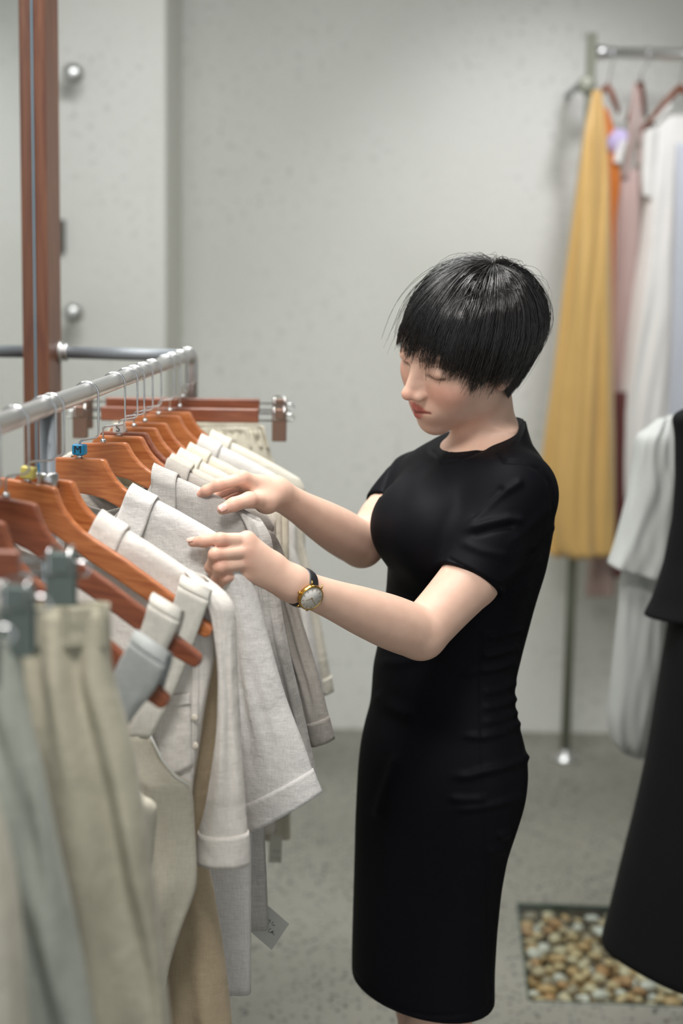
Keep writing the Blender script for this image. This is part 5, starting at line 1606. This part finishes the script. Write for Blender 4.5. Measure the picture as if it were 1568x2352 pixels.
# ================================================================== wristwatch on her left wrist
M['gold'] = plain('polished_gold', srgb(200, 160, 84), 0.22, 1.0)
M['dial'] = plain('white_dial', srgb(222, 220, 214), 0.35)
M['leather'] = plain('black_leather', srgb(34, 34, 38), 0.42)
M['crystal'] = plain('watch_crystal', (1, 1, 1, 1), 0.02, 0.0, **{'Transmission Weight': 1.0, 'IOR': 1.05})
def make_watch():
    u = Vector((LW - LE)).normalized()
    A0 = Vector(LE + (LW - LE) * 0.99)
    tc_ = (CAM - A0).normalized()
    n = tc_ * 0.96 + Vector((0, 0, -0.24))
    n = (n - u * n.dot(u)).normalized()
    w = u.cross(n)                                     # runs round the arm
    r = 0.0232
    ctr = A0 + n * (r + 0.0015)
    root = thing('wristwatch', A0, 'gold wristwatch with white dial and black leather strap on the wrist', 'watch')
    R = 0.0174
    mesh('case', *lathe_geo([(R * .90, -.002), (R, -.0005), (R, .0040), (R * .95, .0056), (R * .90, .0056), (R * .88, .0046), (R * .2, .0046)], ctr, n, 40), M['gold'], root)
    d = mesh('dial', *lathe_geo([(R * .885, 0.0046), (R * .885, 0.0050)], ctr, n, 40), M['dial'], root)
    for k in range(12):
        a = k * math.pi / 6
        dr = w * math.cos(a) + u * math.sin(a); tn = n.cross(dr)
        p0 = ctr + n * .0052 + dr * R * .64; p1 = ctr + n * .0052 + dr * R * .80
        V = [p0 - tn * .0003, p0 + tn * .0003, p1 + tn * .0003, p1 - tn * .0003]
        V += [v + n * .0002 for v in V]
        mesh('hour_marker', V, [(0, 1, 2, 3), (7, 6, 5, 4), (0, 4, 5, 1), (1, 5, 6, 2), (2, 6, 7, 3), (3, 7, 4, 0)], M['gold'], d, smooth=False)
    for ang, ln, wd in ((2.25, .50, .0005), (4.2, .72, .0004)):
        dr = w * math.cos(ang) + u * math.sin(ang); tn = n.cross(dr)
        p0 = ctr + n * .0055 - dr * R * .1; p1 = ctr + n * .0055 + dr * R * ln
        V = [p0 - tn * wd, p0 + tn * wd, p1 + tn * wd * .5, p1 - tn * wd * .5]
        V += [v + n * .0002 for v in V]
        mesh('watch_hand', V, [(0, 1, 2, 3), (7, 6, 5, 4), (0, 4, 5, 1), (1, 5, 6, 2), (2, 6, 7, 3), (3, 7, 4, 0)], M['gold'], d, smooth=False)
    mesh('crown', *lathe_geo([(.0016, 0), (.0022, .0006), (.0022, .003), (.0014, .0036)], ctr + u * (R * .98) + n * .0018, u, 14), M['gold'], root)
    for s in (-1, 1):
        for k in (-1, 1):
            p = ctr + w * (s * R * .88) + u * (k * .0088)
            mesh('lug', *tube_geo([p + n * .0012, p + w * s * .003 + n * .0002, p + w * s * .0045 - n * .0022], [.0010, .0009, .0007], 10), M['gold'], root)
    # strap: band round the wrist with padded middle
    V, F = [], []
    N_, hw = 56, .0078
    prof = [(-1, 0), (-.94, .0014), (-.6, .0021), (0, .0026), (.6, .0021), (.94, .0014), (1, 0), (.9, -.0008), (-.9, -.0008)]
    a0 = 0.62
    for i in range(N_ + 1):
        th = a0 + (2 * math.pi - 2 * a0) * i / N_
        dr = n * math.cos(th) + w * math.sin(th)
        tp = 1.0 - 0.18 * math.sin(math.pi * i / N_)
        for x, y in prof:
            V.append(A0 + dr * (r + .0004 + y) + u * (x * hw * tp))
    m = len(prof)
    for i in range(N_):
        for j in range(m):
            k = (j + 1) % m
            F.append((i * m + j, i * m + k, (i + 1) * m + k, (i + 1) * m + j))
    F.append(tuple(range(m))); F.append(tuple(N_ * m + j for j in reversed(range(m))))
    mesh('strap', V, F, M['leather'], root)
    return root
make_watch()
# ================================================================== pebbles under the glass floor panel
peb_cols = [srgb(222, 198, 156), srgb(214, 178, 130), srgb(228, 214, 184), srgb(232, 230, 220), srgb(198, 154, 110), srgb(236, 236, 230), srgb(206, 188, 158), srgb(168, 156, 136)]
def pebble_mat(i, c):
    m, nt, N, L, b = new_mat('river_pebble')
    tc = N.new('ShaderNodeTexCoord')
    n = N.new('ShaderNodeTexNoise'); n.inputs['Scale'].default_value = 45; n.inputs['Detail'].default_value = 5
    L.new(tc.outputs['Object'], n.inputs['Vector'])
    r = ramp(N, [(0.3, tuple(x * .78 for x in c[:3]) + (1,)), (0.7, c)])
    L.new(n.outputs[0], r.inputs[0]); L.new(r.outputs[0], b.inputs['Base Color'])
    b.inputs['Roughness'].default_value = 0.5
    return m
PNAME = ['light tan', 'orange tan', 'pale cream', 'ivory', 'reddish brown', 'white', 'sandy beige', 'grey brown']
PM = [pebble_mat(i, c) for i, c in enumerate(peb_cols)]
def pebble_mesh(seed, mat):
    r = np.random.default_rng(seed)
    bm = bmesh.new()
    bmesh.ops.create_icosphere(bm, subdivisions=2, radius=1.0)
    k = r.normal(0, 1, (3, 3)); ph = r.uniform(0, 6, 3)
    for v in bm.verts:
        c = np.array(v.co)
        f = 1 + .09 * sum(math.sin(float(k[i] @ c) * 1.4 + ph[i]) for i in range(3)) / 1.5
        v.co = Vector(c * f)
    me = bpy.data.meshes.new('pebble'); bm.to_mesh(me); bm.free()
    me.polygons.foreach_set('use_smooth', [True] * len(me.polygons))
    me.materials.append(mat)
    return me
PME = [pebble_mesh(100 + i, PM[i % len(PM)]) for i in range(16)]
rr_ = np.random.default_rng(5)
placed = []
wts = np.array([.2, .18, .18, .1, .12, .08, .08, .06]); wts = np.concatenate([wts, wts]); wts /= wts.sum()
tries = 0
for layer, (zc, lim) in enumerate(((PIT_Z + .014, 150), (PIT_Z + .036, 150))):
    cnt = 0; t = 0
    while cnt < lim and t < 6000:
        t += 1
        a = rr_.uniform(.013, .024)
        x = rr_.uniform(a, min(PW - a, .50)); y = rr_.uniform(a, PD - a)
        if any(l == layer and (x - px_) ** 2 + (y - py_) ** 2 < ((a + b_) * .86) ** 2 for px_, py_, b_, l in placed): continue
        placed.append((x, y, a, layer)); cnt += 1
        pi_ = int(rr_.choice(16, p=wts))
        o = bpy.data.objects.new('pebble', PME[pi_]); COL.objects.link(o)
        o.location = pit(x, y, zc + rr_.uniform(0, .006)); o.scale = (a, a * rr_.uniform(.72, .95), a * rr_.uniform(.5, .68))
        o.rotation_euler = (rr_.uniform(-.4, .4), rr_.uniform(-.4, .4), rr_.uniform(0, 6.28))
        meta(o, PNAME[pi_ % 8] + ' smooth pebble lying under the glass floor panel', 'pebble', PNAME[pi_ % 8] + ' pebbles under the glass floor panel')
print('pebbles', len(placed))
def clear_glass():
    m, nt, N, L, b = new_mat('clear_floor_glass')
    tr = N.new('ShaderNodeBsdfTransparent'); tr.inputs[0].default_value = (0.90, 0.95, 0.93, 1)
    gl = N.new('ShaderNodeBsdfGlossy'); gl.inputs['Roughness'].default_value = 0.04
    fr = N.new('ShaderNodeFresnel'); fr.inputs[0].default_value = 1.45
    mx = N.new('ShaderNodeMixShader')
    L.new(fr.outputs[0], mx.inputs[0]); L.new(tr.outputs[0], mx.inputs[1]); L.new(gl.outputs[0], mx.inputs[2])
    L.new(mx.outputs[0], N['Material Output'].inputs[0])
    return m
M['floor_glass'] = clear_glass()
M['green_edge'] = plain('green_glass_edge', srgb(70, 92, 84), 0.2)
gp = thing('glass_floor_panel', pit(PW / 2, PD / 2), 'clear glass panel set in the floor over a bed of pebbles', 'floor panel')
mesh('pane', [pit(.004, .004, .001), pit(PW - .004, .004, .001), pit(PW - .004, PD - .004, .001), pit(.004, PD - .004, .001)], [(0, 1, 2, 3)], M['floor_glass'], gp, smooth=False)
for lo, hi in (((0, 0, -.012), (PW, .004, .0015)), ((0, PD - .004, -.012), (PW, PD, .0015)), ((0, .004, -.012), (.004, PD - .004, .0015)), ((PW - .004, .004, -.012), (PW, PD - .004, .0015))):
    g_ = box_geo(lo, hi)
    mesh('glass_edge', [pit(*q) for q in g_[0]], g_[1], M['green_edge'], gp, smooth=False)

# ------------------------------------------------------------------ fittings on the pier
def standoff(px, py, label):
    p = at(px, py, 4.95)
    root = thing('wall_standoff', Vector((p.x, 5.05, p.z)), label, 'wall fitting', 'steel knobs on the wall pier')
    mesh('stem', *tube_geo([(p.x, 5.05, p.z), (p.x, 4.99, p.z)], .013, 14), M['steel'], root)
    mesh('cap', *lathe_geo([(.016, 0), (.030, .008), (.032, .02), (.026, .032), (.012, .038)], (p.x, 4.995, p.z), (0.35, -1, 0), 24), M['chrome'], root)
standoff(160, 168, 'upper round steel knob on the pier beside the wooden frame')
standoff(160, 722, 'lower round steel knob on the pier, just above the steel bar')
pa, pb_ = at(112, 503, 4.98), at(142, 580, 4.98)
sw = mesh('wall_plate', *box_geo((pa.x, 5.03, pb_.z), (pb_.x, 5.05, pa.z)), plain('dark_plate', srgb(92, 88, 82), 0.5), smooth=False); bevel(sw, .003, 2)
meta(sw, 'dark rectangular wall plate half hidden by the wooden frame', 'wall plate')
